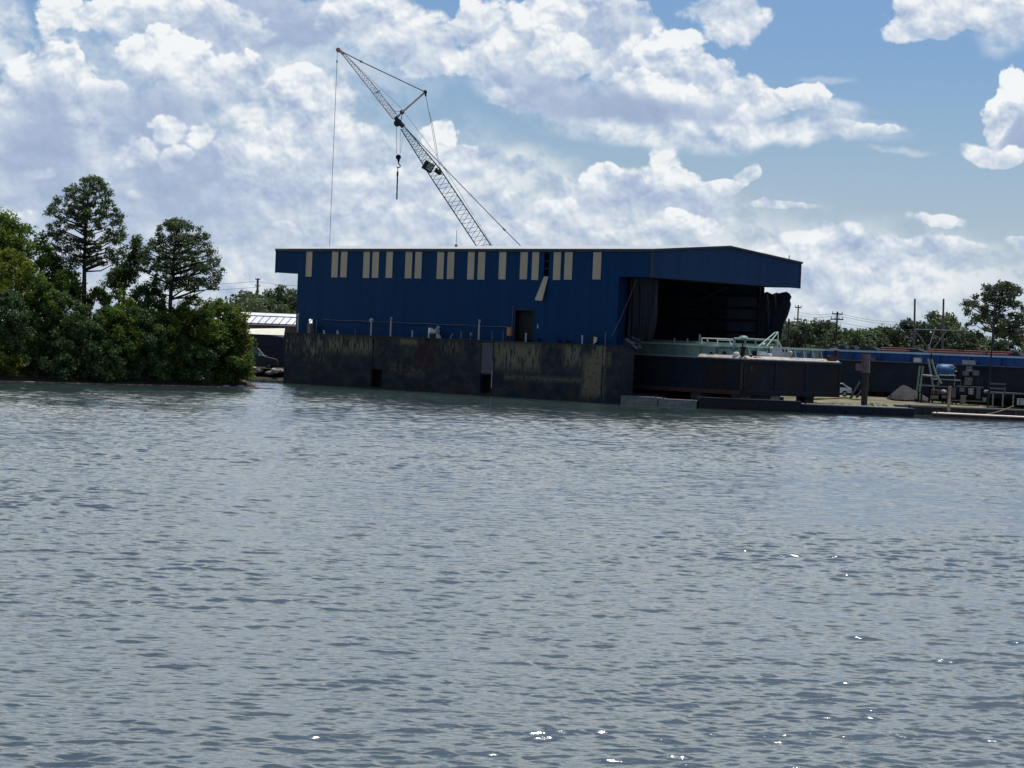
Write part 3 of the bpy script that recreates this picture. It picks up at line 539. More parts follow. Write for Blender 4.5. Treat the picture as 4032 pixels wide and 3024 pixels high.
mb = MB(); x1, z1 = on_b(Z('r2', 1500, 150), RB - 4); mb.tube((x1, RB - 4, gz(RB - 4) - .05), (x1, RB - 4, gz(RB - 4) + 1.9), .025); mb.lathe((x1, RB - 4, gz(RB - 4)), [(.16, 0), (.16, .25), (.05, .35)]); mb.build('aerial', M['wire'], rf).location = -SO
x1 = on_x(Z('r3', 2025, 240), xr_up)[0]; mb = MB(); mb.tube((xr_up, x1, gz(x1)), (xr_up, x1, gz(x1) + .45), .05); mb.build('roof_vent', M['trim'], rf).location = -SO
# right end of the lower walls: jamb, far wall with girts, dark inside
mb = MB(); mb.box(xr_low - .12, xr_low, b0 + .11, b0 + 1.1, H0 + .02, SZ - .05); mb.build('jamb', M['slate_clad_x'], shed, SO)
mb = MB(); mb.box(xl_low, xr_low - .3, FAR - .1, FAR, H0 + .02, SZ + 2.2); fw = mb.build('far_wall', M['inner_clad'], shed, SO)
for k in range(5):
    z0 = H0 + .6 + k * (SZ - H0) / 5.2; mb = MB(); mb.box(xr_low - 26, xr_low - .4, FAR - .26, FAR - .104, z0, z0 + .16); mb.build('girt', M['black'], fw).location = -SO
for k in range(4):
    z0 = H0 + .85 + k * (SZ - H0) / 5.2; mb = MB(); mb.box(xr_low - 5.2, xr_low - 1.0, FAR - .135, FAR - .104, z0, z0 + 1.0); mb.build('daylit_sheet', M['inner_panel'], fw).location = -SO  # paler sheets: daylight from the open end put into their colour
for k in range(7):
    xx = xr_low - .6 - k * 6.5; mb = MB(); mb.box(xx - .15, xx + .15, FAR - .62, FAR - .27, H0 + .02, SZ + 1.6); mb.build('column', M['black'], shed, SO)
    if k: mb = MB(); mb.prism([(b0 + .6, SZ + 1.2), (FAR - .65, SZ + 1.2), (FAR - .65, SZ + 1.7), (RB, RZ - .4), (b0 + .6, SZ + 1.7)], xx - .1, xx + .1, 'x'); mb.build('roof_truss', M['black'], shed, SO)
# ragged siding left at the far end of the far wall
def torn(name, px, mat, yb):
    mb = MB(); q = [on_b(Z('r3', x, y), yb) for x, y in px]; n = len(q); cx = sum(a[0] for a in q) / n; cz = sum(a[1] for a in q) / n
    vs = []
    for k, (x, z) in enumerate(q): vs.append((x, yb + random.uniform(-.12, .12), z))
    vs += [(x, y + .05, z) for x, y, z in vs]
    mb.add(vs, [tuple(range(n)), tuple(range(2 * n - 1, n - 1, -1))] + [(i, n + i, n + (i + 1) % n, (i + 1) % n) for i in range(n)]); return mb.build(name, mat, shed, SO)
torn('torn_siding', [(1800, 520), (1850, 500), (1872, 512), (1895, 520), (1920, 505), (1950, 512), (1975, 505), (2010, 500), (2030, 515), (2040, 540), (2034, 570), (2038, 600), (2028, 640), (2015, 690), (2000, 720), (1985, 760), (1975, 800), (1965, 850), (1940, 900), (1800, 905)], M['siding_bits'], FAR + .06)
torn('torn_siding', [(1852, 520), (1866, 600), (1870, 690), (1862, 780), (1850, 700), (1846, 600)], M['inner_panel'], FAR - .2)
torn('torn_siding', [(1912, 520), (1924, 560), (1920, 640), (1908, 600)], M['inner_panel'], FAR - .1)
# sheet of dark tarpaulin hanging in the opening
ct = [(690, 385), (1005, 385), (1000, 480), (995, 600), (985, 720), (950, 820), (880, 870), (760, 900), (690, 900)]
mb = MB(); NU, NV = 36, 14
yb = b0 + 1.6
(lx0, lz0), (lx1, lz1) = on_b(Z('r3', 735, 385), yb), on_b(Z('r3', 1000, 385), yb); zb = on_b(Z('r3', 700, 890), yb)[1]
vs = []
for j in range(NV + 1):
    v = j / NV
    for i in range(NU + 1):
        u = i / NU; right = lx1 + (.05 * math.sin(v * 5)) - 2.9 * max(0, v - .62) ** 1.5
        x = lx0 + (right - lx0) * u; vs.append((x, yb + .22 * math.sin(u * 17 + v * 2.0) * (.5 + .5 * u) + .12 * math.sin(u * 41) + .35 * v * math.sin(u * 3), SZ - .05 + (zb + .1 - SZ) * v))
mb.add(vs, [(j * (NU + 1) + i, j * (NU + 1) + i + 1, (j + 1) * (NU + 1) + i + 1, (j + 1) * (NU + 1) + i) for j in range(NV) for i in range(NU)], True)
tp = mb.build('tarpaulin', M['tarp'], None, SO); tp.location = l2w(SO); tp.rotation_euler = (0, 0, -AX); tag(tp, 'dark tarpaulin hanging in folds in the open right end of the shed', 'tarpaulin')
for nm, pa, pb, lab in (('rope', Z('r3', 820, 400), Z('r3', 622, 850), 'steep grey rope from the shed opening down to the dock corner'), ('rope', Z('r3', 1550, 460), Z('r3', 1010, 655), 'slack thin rope crossing the dark opening of the shed')):
    y1 = b0 + 1.0 if 'steep' in lab else b0 + 7; A = on_b(pa, y1); B = on_b(pb, y1 if 'slack' in lab else .6); mb = MB(); a = Vector((A[0], y1, A[1])); b = Vector((B[0], y1 if 'slack' in lab else .6, B[1]))
    pts = [a.lerp(b, t / 8) - Vector((0, 0, .25 * math.sin(math.pi * t / 8))) for t in range(9)]; mb.path(pts, .03 if 'steep' in lab else .018, 5); o = mb.build(nm, M['grey_steel'] if 'steep' in lab else M['steel'], None, a); o.location = l2w(a); o.rotation_euler = (0, 0, -AX); tag(o, lab, 'rope')
# ------------------------------------------------------------------ things on the dock's walkway
def on_deck(name, label, cat, x, y, group=None): return thing(name, label, cat, l2w((x, y, HZ + .004)), -AX, group)
wy = .55
def vent(px, top, label, head, group='tall vent pipes on the walkway'):
    x, zz = on_b(px, wy); h = on_b(top, wy)[1] - HZ; t = on_deck('vent_pipe', label, 'vent pipe', x, wy, group)
    mb = MB(); mb.tube((0, 0, 0), (0, 0, h - .2), .105, .085, 10); mb.build('pipe', M['pale'], t)
    if head == 'bell': mb = MB(); mb.lathe((0, 0, h - .42), [(.1, 0), (.23, .08), (.25, .3), (.16, .42)], 10); mb.build('cap', M['pale'], t)
    else: mb = MB(); mb.tube((0, 0, h - .25), (.12, -.08, h - .02), .10, .12, 8); mb.tube((.12, -.08, h - .02), (.2, -.2, h - .1), .12, .1, 8); mb.build('cap', M['pale'], t)
    mb = MB(); mb.lathe((0, 0, 0), [(.2, 0), (.2, .05)], 10); mb.build('flange', M['steel'], t)
    return t
vent(Z('q6', 1450, 375), Z('q6', 1472, 95), 'pale vent pipe with a bell-shaped head, below the fourth group of beige strips', 'bell')
vent(Z('q6', 1760, 375), Z('q6', 1775, 88), 'rust-footed pale vent pipe with a bent top, second from the left of the tall ones', 'bent')
vent(Z('q5', 1145, 565), Z('q5', 1180, 245), 'white vent pipe with a hooked top, left of the orange box', 'bent')
vent(Z('q6', 290, 310), Z('q6', 305, 25), 'weathered vent pipe at the far left corner of the shed', 'bent')
def post(px, top, label, mat, r=.085, group='short posts along the walkway', y=wy):
    x, zz = on_b(px, y); h = max(on_b(top, y)[1] - HZ, .25); t = on_deck('post', label, 'post', x, y, group)
    mb = MB(); mb.tube((0, 0, 0), (0, 0, h), r, r, 8); mb.build('shaft', mat, t); mb = MB(); mb.lathe((0, 0, h), [(r * 1.4, 0), (r * 1.4, .06)], 8); mb.build('cap', mat, t); mb = MB(); mb.lathe((0, 0, 0), [(r * 2, 0), (r * 2, .04)], 8); mb.build('foot', M['steel'], t)
for a, b, l, mt in ((Z('q6', 2105, 405), Z('q6', 2108, 295), 'pale short post left of the white winch', M['pale']), (Z('q5', 868, 565), Z('q5', 862, 430), 'rust-topped short post between the winch and the white vent pipe', M['conc']), (Z('q5', 1890, 590), Z('q5', 1893, 460), 'cream short post standing in front of the dark doorway', M['pale']),
                    (Z('q6', 1200, 350), Z('q6', 1203, 260), 'thin dark post left of the bell-headed vent pipe', M['grey_steel']), (Z('r3', 387, 905), Z('r3', 387, 850), 'pale short post below the empty strip slot, right of the door', M['pale']), (Z('q5', 1535, 545), Z('q5', 1540, 440), 'thin dark post just left of the orange box', M['grey_steel']),
                    (Z('q5', 1360, 500), Z('q5', 1362, 430), 'thin grey post between the white vent pipe and the orange box', M['grey_steel']), (Z('q6', 590, 210), Z('q6', 592, 130), 'thin post right of the small bright opening', M['grey_steel']), (Z('r3', 570, 890), Z('r3', 570, 822), 'thin post near the right corner of the dock', M['grey_steel'])):
    post(a, b, l, mt, .06 if 'thin' in l else .09)
def lump(name, label, cat, px, w, h, mat, y=wy, n=5, group=None, seed=1):
    rnd = random.Random(seed); x, zz = on_b(px, y); t = on_deck(name, label, cat, x, y, group)
    return t, rnd
# winch
t = on_deck('winch', 'white deck winch with drum and slanted feet below the shed wall', 'winch', on_b(Z('q5', 430, 500), wy)[0], wy)
mb = MB(); mb.tube((-.35, 0, .75), (.5, 0, .75), .26, .26, 12); mb.build('drum', M['pale'], t)
mb = MB(); mb.box(-.62, -.36, -.22, .22, .55, 1.15); mb.build('gearbox', M['white'], t)
mb = MB(); mb.lathe((.5, 0, .85), [(.1, 0), (.34, .05), (.34, .12)], 12, 'x'); mb.tube((.5, 0, .9), (.75, 0, 1.3), .09, .2, 8); mb.build('flange', M['pale'], t)
mb = MB(); mb.prism([(-.65, 0), (-.35, 0), (-.5, .55), (-.62, .5)], -.25, .25); mb.build('foot', M['pale'], t); mb = MB(); mb.prism([(.6, 0), (1.15, 0), (.75, .5), (.62, .55)], -.2, .2); mb.build('foot', M['pale'], t)
mb = MB(); mb.box(-.3, .6, -.25, .25, .02, .4); mb.build('motor', M['black'], t)
# orange box on legs
x = on_b(Z('q5', 1630, 560), wy)[0]; t = on_deck('electrical_box', 'faded orange electrical box on legs left of the dark doorway', 'electrical box', x, wy)
mb = MB(); mb.box(-.26, .26, -.14, .14, .62, 1.5); bx = mb.build('cabinet', M['orange'], t); mb = MB(); mb.box(-.22, .22, -.165, -.143, .68, 1.44); mb.build('door', M['orange'], bx)
for sx_ in (-.22, .22): mb = MB(); mb.box(sx_ - .03, sx_ + .03, -.1, .1, 0, .62); mb.build('leg', M['trim'], t)
mb = MB(); xx = 0; zc = on_b(Z('q5', 1605, 10), b0)[1] - HZ; mb.tube((-.15, .45, 1.5), (-.13, .5, zc), .025); mb.build('conduit', M['grey_steel'], t)
# air line along the wall
a = on_b(Z('q6', 670, 105), b0 - .2); b = on_b(Z('q5', 1590, 345), b0 - .2); mb = MB(); pts = []
for k in range(33):
    u = k / 32; pts.append(Vector((a[0] + (b[0] - a[0]) * u, b0 - .12, a[1] + (b[1] - a[1]) * u - .07 * abs(math.sin(u * 16)))))
mb.path(pts, .035, 6); o = mb.build('air_line', M['grey_steel'], None, pts[0]); o.location = l2w(pts[0]); o.rotation_euler = (0, 0, -AX); tag(o, 'grey air line sagging along the shed wall above the walkway', 'pipe')
# mooring bitts, tilted plates, small crates
for px, l in ((Z('q6', 715, 330), 'left tilted white fairlead near the left end of the walkway'), (Z('q6', 930, 335), 'right tilted white fairlead near the left end of the walkway')):
    t = on_deck('fairlead', l, 'fairlead', on_b(px, wy)[0], wy, 'tilted fairleads'); mb = MB(); mb.prism([(-.18, .05), (.12, .05), (-.02, .42), (-.2, .48)], -.07, .07); mb.build('horn', M['pale'], t); mb = MB(); mb.box(-.3, .25, -.15, .15, 0, .05); mb.build('base', M['steel'], t)
for px, l, s in ((Z('r3', 45, 890), 'dark mooring bitt right of the doorway', 1), (Z('r3', 205, 885), 'pale-capped mooring bitt below the second last pair of strips', 1), (Z('r3', 275, 885), 'small mooring bitt left of the dark cabinet', .8), (Z('q5', 2100, 590), 'black mooring bitt beside the door frame', 1)):
    t = on_deck('mooring_bitt', l, 'bitt', on_b(px, wy)[0], wy, 'mooring bitts'); mb = MB(); mb.lathe((-.14 * s, 0, 0), [(.09, 0), (.09, .4 * s), (.13, .42 * s), (.13, .48 * s)], 8); mb.lathe((.18 * s, 0, 0), [(.09, 0), (.09, .36 * s), (.13, .38 * s), (.13, .44 * s)], 8); mb.build('bollard', M['steel'], t); mb = MB(); mb.box(-.35 * s, .4 * s, -.16, .16, 0, .05); mb.build('base', M['steel'], t)
t = on_deck('cabinet', 'dark steel cabinet with a pale open door near the right corner of the dock', 'cabinet', on_b(Z('r3', 480, 905), wy)[0], wy); mb = MB(); mb.box(-.45, .1, -.2, .25, 0, .95); mb.build('body', M['black'], t); mb = MB(); mb.prism([(.12, .1), (.55, .35), (.6, .8), (.15, .85)], -.22, -.18); mb.build('door', M['pale'], t)
t = on_deck('crate', 'grey weathered crate under the small bright opening', 'crate', on_b(Z('q6', 490, 315), wy)[0], wy); mb = MB(); mb.box(-.28, .28, -.25, .25, .04, 1.12); mb.build('body', M['conc'], t); mb = MB(); mb.box(-.31, .31, -.28, .28, 1.123, 1.18); mb.build('lid', M['wood'], t); mb = MB(); mb.box(-.3, .3, -.27, .27, 0, .037); mb.build('base', M['wood'], t)
t = on_deck('fallen_cladding', 'crumpled grey cladding sheets lying at the right corner of the dock', 'debris', -.2, 1.5); mb = MB(); rnd = random.Random(3)
for k in range(9): mb.obox((rnd.uniform(-1.0, .6), rnd.uniform(-.3, .9), rnd.uniform(.05, .8)), (rnd.uniform(.5, 1.3), rnd.uniform(.3, .7), .03), Matrix.Rotation(rnd.uniform(-.9, .9), 3, 'Y') @ Matrix.Rotation(rnd.uniform(-.5, .5), 3, 'X'))
mb.build('sheet', M['grey_steel'], t)
t = on_deck('valve', 'small white valve fitting between winch and rust-topped post', 'valve', on_b(Z('q5', 715, 490), wy)[0], wy); mb = MB(); mb.tube((-.1, 0, 0), (-.1, 0, .35), .05); mb.tube((-.1, 0, .25), (.2, 0, .6), .04); mb.build('pipe', M['pale'], t); mb = MB(); mb.lathe((-.1, 0, .36), [(.14, 0), (.14, .04)], 10); mb.build('handwheel', M['grey_steel'], t)
t = on_deck('valve', 'yellowish valve fitting just left of the white vent pipe', 'valve', on_b(Z('q5', 1020, 500), wy)[0], wy); mb = MB(); mb.tube((0, 0, 0), (0, 0, .5), .06); mb.obox((.05, 0, .62), (.3, .12, .3), Matrix.Rotation(.3, 3, 'Y')); mb.build('pipe', M['wood'], t); mb = MB(); mb.lathe((0, 0, .5), [(.13, 0), (.13, .04)], 10); mb.build('handwheel', M['grey_steel'], t)
mb = MB(); a = on_b(Z('q5', 2082, 340), b0); mb.box(a[0] - .07, a[0] + .07, b0 - .03, b0 - .004, a[1] - .22, a[1] + .2); mb.build('notice', M['pale'], shed, SO)
# ------------------------------------------------------------------ vegetation
M['pine'] = leafmat('pine_needles', (0.0219, 0.0401, 0.0182), (0.0547, 0.0838, 0.0328), (0.1057, 0.1422, 0.0547), .3)
M['leaf'] = leafmat('bush_leaves', (0.0255, 0.0510, 0.0146), (0.0655, 0.1092, 0.0255), (0.1547, 0.2002, 0.0437), .5)
M['leaf_y'] = leafmat('yellow_green_leaves', (0.0395, 0.0592, 0.0132), (0.0987, 0.1211, 0.0237), (0.1974, 0.1974, 0.0395), .55)
M['leaf_d'] = leafmat('dark_leaves', (0.0216, 0.0432, 0.0173), (0.0518, 0.0907, 0.0302), (0.1080, 0.1555, 0.0475), .26)
M['leaf_far'] = leafmat('hazed_distant_leaves', (0.0455, 0.0683, 0.0423), (0.0813, 0.1105, 0.0618), (0.1382, 0.1625, 0.0813), .25)  # lighter and greyer, distance haze mixed into the leaf colour
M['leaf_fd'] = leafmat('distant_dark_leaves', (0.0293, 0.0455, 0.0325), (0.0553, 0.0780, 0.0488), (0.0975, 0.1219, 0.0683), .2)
def crown(name, clumps, nper, leaf, mat, parent, asp=.55, upb=.35, seed=0, fill=.5):
    """foliage: many leaf-sized faces spread through each clump's volume; clumps = (x, y, z, radius, flattening)"""
    rng = np.random.default_rng(seed); V = []; T = []
    for (x, y, z, r, sq) in clumps:
        n = max(12, int(nper * r * r)); d = rng.normal(size=(n, 3)); d /= np.linalg.norm(d, axis=1)[:, None]
        rad = r * rng.uniform(0, 1, n) ** fill; wob = 1 + .28 * np.sin(d[:, 0] * 5 + x * 3) * np.cos(d[:, 1] * 4 + z * 2)
        c = d * (rad * wob)[:, None]; c[:, 2] *= sq; c += (x, y, z)
        nr = d * .6 + rng.normal(size=(n, 3)) * .75; nr[:, 2] += upb; nr /= np.linalg.norm(nr, axis=1)[:, None]
        t = np.cross(nr, rng.normal(size=(n, 3))); t /= np.linalg.norm(t, axis=1)[:, None] + 1e-9; b = np.cross(nr, t)
        s = leaf * rng.uniform(.55, 1.45, n)[:, None] * .5
        q = np.stack([c - t * s, c - b * s * asp - t * s * .1, c + t * s + nr * s * .25, c + b * s * asp - t * s * .1], 1); V.append(q.reshape(-1, 3))
        T.append(np.clip(rng.normal(.42 + rng.normal(0, .17), .15, n), 0, 1))
    V = np.concatenate(V); T = np.concatenate(T); n = len(T)
    me = bpy.data.meshes.new(name); me.vertices.add(n * 4); me.vertices.foreach_set('co', V.astype(np.float32).ravel())
    me.loops.add(n * 4); me.loops.foreach_set('vertex_index', np.arange(n * 4, dtype=np.int32)); me.polygons.add(n); me.polygons.foreach_set('loop_start', np.arange(0, n * 4, 4, dtype=np.int32)); me.update(calc_edges=True)
    a = me.attributes.new('tint', 'FLOAT', 'FACE'); a.data.foreach_set('value', T.astype(np.float32))
    me.materials.append(mat); o = bpy.data.objects.new(name, me); COL.objects.link(o); o.parent = parent; return o
def prof_at(rows, y):
    if y <= rows[0][0]: return rows[0][1:]
    for a, b in zip(rows, rows[1:]):
        if y <= b[0]: t = (y - a[0]) / (b[0] - a[0]); return a[1] + (b[1] - a[1]) * t, a[2] + (b[2] - a[2]) * t
    return rows[-1][1:]
def shaped_tree(name, label, cat, reg, rows, trunk, Y, nc, cr, nper, leaf, mat, group=None, sq=.75, seed=1, zb=.8, tr=.26, limbs=.5, gap=0.0, asp=.55, fill=.5, upb=.35, ymax=None):
    """a tree surveyed from the photograph: rows = (y, left, right) of its outline, trunk = points from the foot up"""
    rnd = random.Random(seed); base = at_Y(Z(reg, *trunk[0]), Y); base.z = zb; t = thing(name, label, cat, base, 0, group)
    tp = [at_Y(Z(reg, *p), Y) - base for p in trunk]; tp[0] = Vector((0, 0, -.3))
    mid = sum((r[1] + r[2]) / 2 for r in rows) / len(rows); y0, y1 = rows[0][0], rows[-1][0]; cl = []; tries = 0
    ppm = abs((at_Y(Z(reg, 1, 0), Y) - at_Y(Z(reg, 0, 0), Y)).x)
    crp = cr / ppm
    while len(cl) < nc and tries < nc * 30:
        tries += 1; y = rnd.uniform(y0, y1); l, r = prof_at(rows, y); w = (r - l) / 2
        if w < crp * .3: continue
        x = rnd.uniform(l + min(crp * .6, w * .9), r - min(crp * .6, w * .9)); c = (l + r) / 2; dm = max(0, 1 - ((x - c) / max(w, 1)) ** 2) ** .5 * w * ppm * .85
        dy = rnd.uniform(-1, 1) * dm; p = at_Y(Z(reg, x, y + crp * .45 * (y < y0 + crp)), Y + dy) - base; rr = cr * rnd.uniform(.6, 1.3)
        if gap and any((p - Vector(q[:3])).length < gap * (rr + q[3]) * .5 for q in cl): continue
        cl.append((p.x, p.y, p.z, rr, sq * rnd.uniform(.8, 1.2)))
    crown('crown', cl, nper, leaf, mat, t, asp, upb, seed, fill)
    mb = MB(); n = len(tp)
    for i in range(n - 1): mb.tube(tp[i], tp[i + 1], tr * (1 - .75 * i / (n - 1)), tr * (1 - .75 * (i + 1) / (n - 1)), 8)
    zz = [p.z for p in tp]
    for c in cl:
        if rnd.random() > limbs: continue
        e = Vector(c[:3]); hz = e.z - .22 * math.hypot(e.x - tp[-1].x, e.y) - .4
        hz = min(max(hz, zz[1] if n > 2 else 1.5), zz[-1]); k = next((i for i in range(n - 1) if zz[i] <= hz <= zz[i + 1]), n - 2)
        f = (hz - zz[k]) / max(1e-6, zz[k + 1] - zz[k]); s = tp[k].lerp(tp[k + 1], f); m = s.lerp(e, .5) + Vector((0, 0, -.12 * (e - s).length)) * rnd.uniform(-.4, 1)
        r0 = max(.035, .022 * (e - s).length + .02); mb.tube(s, m, r0, r0 * .7, 5, False); mb.tube(m, e, r0 * .7, .015, 5, False)
    mb.build('trunk', M['bark'], t); return t
PG = 'trees on the wooded point'
shaped_tree('pine_tree', 'tallest pine, with layered dark crown and bare trunk, on the wooded point', 'pine tree', 'r1',
    [(140, 570, 640), (200, 490, 705), (260, 390, 738), (330, 330, 745), (400, 270, 805), (470, 300, 842), (540, 300, 850), (600, 320, 842), (680, 400, 820), (730, 420, 800)],
    [(548, 1440), (550, 900), (552, 690), (560, 420), (590, 190)], 226, 265, .43, 400, .24, M['pine'], PG, .8, 3, .8, .27, .32, 1.15, .45, .45, .7)
shaped_tree('pine_tree', 'shorter rounded pine with forked trunk, nearest the blue shed', 'pine tree', 'r1',
    [(430, 1080, 1225), (480, 1005, 1295), (540, 1010, 1370), (600, 960, 1392), (660, 880, 1410), (720, 850, 1470), (780, 850, 1482), (850, 900, 1470), (900, 1000, 1420)],
    [(1115, 1450), (1112, 980), (1125, 800), (1140, 640), (1160, 480)], 229, 265, .44, 400, .24, M['pine'], PG, .8, 5, .8, .25, .32, 1.1, .45, .45, .7)
shaped_tree('pine_tree', 'small slender pine between the two large pines', 'pine tree', 'r1',
    [(530, 870, 920), (580, 850, 930), (640, 840, 925), (720, 780, 930), (800, 690, 900), (870, 640, 880)], [(800, 1450), (810, 900), (850, 720), (885, 560)], 231, 70, .6, 260, .26, M['leaf_d'], PG, .8, 8, .8, .15, .7, .6, .42, .45)
shaped_tree('broadleaf_tree', 'big yellowish green tree cut by the left edge of the picture', 'tree', 'r1',
    [(400, -60, 60), (440, -160, 150), (500, -240, 235), (560, -280, 320), (650, -300, 380), (750, -300, 430), (850, -300, 430), (1000, -280, 380)], [(-20, 1420), (0, 1000), (20, 700), (30, 480)], 228, 190, .85, 190, .30, M['leaf'], PG, .8, 9, .8, .3, .5, .45)
shaped_tree('broadleaf_tree', 'dark green tree right behind the foot of the tallest pine', 'tree', 'r1',
    [(640, 290, 380), (700, 270, 430), (760, 260, 520), (850, 260, 560), (1000, 300, 540)], [(400, 1430), (405, 1000), (400, 720)], 227.5, 55, .8, 190, .29, M['leaf_d'], PG, .8, 10, .8, .2, .5, .45)
def shoreY(x):
    q = [(-150, 207), (-60, 213.5), (-47, 214.5), (-40, 219), (-33, 225.5), (-27.5, 229.5), (-25.4, 231.5)]
    for a, b in zip(q, q[1:]):
        if x <= b[0]: return a[1] + (b[1] - a[1]) * (x - a[0]) / (b[0] - a[0])
    return q[-1][1]
def shrub(px, top, hw, inl, mat, label, seed, nper=300, leaf=.225, cr=.62):
    rnd = random.Random(seed); d = ray(*Z('r1', px, 1400)); k = d.x / d.y; Y = 220.0
    for _ in range(6): Y = shoreY(k * Y) + inl
    tp = at_Y(Z('r1', px, top), Y); base = Vector((tp.x, Y, .55)); H = tp.z - base.z; W = hw / 1.659 * Y / FPX; t = thing('shrub', label, 'shrub', base, 0, 'shrubs and young trees along the wooded point')
    cl = []; n = int(16 + 5.2 * W * H)
    for k in range(n):
        v = rnd.uniform(0, 1) ** .8; env = (math.sin(math.pi * min(1, .30 + .58 * (1 - v))) ** .7 if v > .25 else .95); env = max(env * (1 if v < .72 else ((1 - v) / .28) ** .5 + .08), .12)
        a = rnd.uniform(0, 6.283); q = rnd.uniform(.25, 1) ** .5; r = cr * rnd.uniform(.6, 1.35) * (1 if v < .75 else .75)
        cl.append((W * env * q * math.cos(a) * 1.06, W * .85 * env * q * math.sin(a), max(.35, v * H - r * .4), r, .8))
    crown('crown', cl, nper, leaf, mat, t, .6, .35, seed); mb = MB()
    for k in range(4):
        a = rnd.uniform(0, 6.283); e = Vector((W * .5 * math.cos(a), W * .5 * math.sin(a), H * rnd.uniform(.45, .8))); m = e * .5 + Vector((rnd.uniform(-.2, .2), 0, .3)); mb.tube((0, 0, -.2), m, .09, .06, 5); mb.tube(m, e, .06, .02, 5)
    mb.build('trunk', M['bark'], t); return t
for i, a in enumerate([
    (60, 640, 260, 5.5, M['leaf_y'], 'tall yellow-green shrub at the left edge, under the big tree'), (230, 800, 190, 3.2, M['leaf'], 'wide green shrub between the left edge and the tallest pine'), (40, 900, 170, 2.0, M['leaf_d'], 'dark shrub at the left edge, near the water'),
    (430, 770, 130, 5.0, M['leaf'], 'leafy shrub just left of the tallest pine trunk'), (390, 900, 170, 2.0, M['leaf_d'], 'dark rounded shrub on the bank left of the tallest pine trunk'), (640, 885, 120, 5.0, M['leaf'], 'pale-tipped shrub right of the tallest pine trunk'),
    (560, 1000, 160, 1.8, M['leaf_d'], 'dark shrub on the bank straight below the tallest pine'), (770, 890, 140, 4.5, M['leaf'], 'shrub in the dip between the two large pines, at the back'), (730, 1010, 170, 1.8, M['leaf'], 'rounded shrub on the bank between the two large pines'),
    (920, 870, 130, 5.2, M['leaf_d'], 'dark shrub behind, left of the shorter pine trunk'), (900, 1010, 160, 1.6, M['leaf_d'], 'dark shrub on the bank left of the shorter pine trunk'), (1060, 1040, 150, 1.8, M['leaf'], 'shrub on the bank below the shorter pine trunk'),
    (1010, 860, 100, 6.0, M['leaf'], 'green bush showing through under the shorter pine, left of its trunk'), (1200, 1000, 150, 2.0, M['leaf_y'], 'yellow-green shrub just right of the shorter pine trunk'), (1260, 925, 130, 4.5, M['leaf'], 'shrub behind, under the drooping limb of the shorter pine'),
    (1340, 1040, 140, 1.8, M['leaf'], 'shrub on the bank under the drooping pine limb'), (1400, 935, 110, 4.0, M['leaf_y'], 'pale shrub at the back right of the point'), (1480, 985, 120, 1.9, M['leaf'], 'shrub near the tip of the wooded point'),
    (1560, 1010, 90, 1.3, M['leaf_y'], 'sunlit yellow-green shrub at the very tip of the point'), (1530, 1250, 110, .8, M['leaf'], 'low shrub leaning over the water at the tip of the point'), (40, 1240, 130, .9, M['leaf_y'], 'low sunlit branchy shrub at the water, at the left edge'),
    (330, 1180, 150, .8, M['leaf_d'], 'low dark shrub on the water edge left of the tallest pine'), (660, 1220, 150, .8, M['leaf_d'], 'low dark shrub on the water edge between the pines'), (970, 1230, 150, .7, M['leaf_d'], 'low dark shrub on the water edge below the shorter pine'), (1250, 1240, 150, .7, M['leaf_d'], 'low dark shrub on the water edge right of the shorter pine')]):
    shrub(*a[:5], a[5], 100 + i)
# floating boom and stones along the foot of the point
mb = MB(); pts = []
for k in range(60):
    x = -52 + 27.2 * k / 59; y = shoreY(x) - .55 + .18 * math.sin(k * .9) + .1 * math.sin(k * 2.3); pts.append(Vector((x, y, .05)))
mb.path(pts, .075, 6); o = mb.build('floating_boom', surf('faded_boom', (.16, .10, .075), (.30, .22, .17), 1.5, .7, lo=.45, hi=.6), None, pts[0]); o.location = pts[0]; tag(o, 'faded floating boom line along the foot of the wooded point', 'boom')
rnd = random.Random(4)
def stone(c, r, sx=1.3, seed=0, n=8):
    rr = random.Random(seed); mb = MB(); import bmesh
    bm = bmesh.new(); bmesh.ops.create_icosphere(bm, subdivisions=2, radius=1)
    vs = []
    for v in bm.verts: k = 1 + rr.uniform(-.16, .16); vs.append((v.co.x * r * sx * k, v.co.y * r * k, v.co.z * r * .7 * k))
    fs = [tuple(v.index for v in f.verts) for f in bm.faces]; bm.free(); mb.add(vs, fs); return mb
RK = ['stone at the tip of the wooded point, half in the water', 'flat stone left of the tip of the wooded point']
for i, (px, r) in enumerate(((1575, .35), (1490, .3))):
    d = ray(*Z('r1', px, 1520)); Y = 231; p = Vector((d.x / d.y * Y, Y, 0)); p.y = shoreY(p.x) - .1; o = stone(p, r, 1.5, i).build('stone', M['rock']); o.location = (p.x, p.y, .05); tag(o, RK[i], 'stone', 'stones at the tip of the point')
# distant trees: a few kinds, then copies
protos = []
def far_proto(k, H, W, mat, n, gap, zlow=.0):
    rnd = random.Random(k * 7 + 1); cl = []
    for i in range(n):
        v = zlow + (1 - zlow) * rnd.uniform(0, 1) ** .75; env = (1 - max(0, (v - .55) / .5) ** 1.6) * (.75 + .25 * min(1, v * 3)); a = rnd.uniform(0, 6.283); q = rnd.uniform(.15, 1) ** .5; r = W * .26 * rnd.uniform(.6, 1.3)
        cl.append((W * env * q * math.cos(a), W * env * q * math.sin(a), max(.4, v * H - r * .5), r, .8))
    t = thing('distant_tree', None, 'tree'); crown('crown', cl, 120, .42, mat, t, .6, .35, k + 50); mb = MB(); mb.tube((0, 0, -.3), (.1, 0, H * .75), .16, .06, 6)
    for c in cl[::4]: e = Vector(c[:3]); s = Vector((.05, 0, max(.6, e.z * .6))); mb.tube(s, e, .06, .015, 4, False)
    mb.build('trunk', M['bark'], t); return t
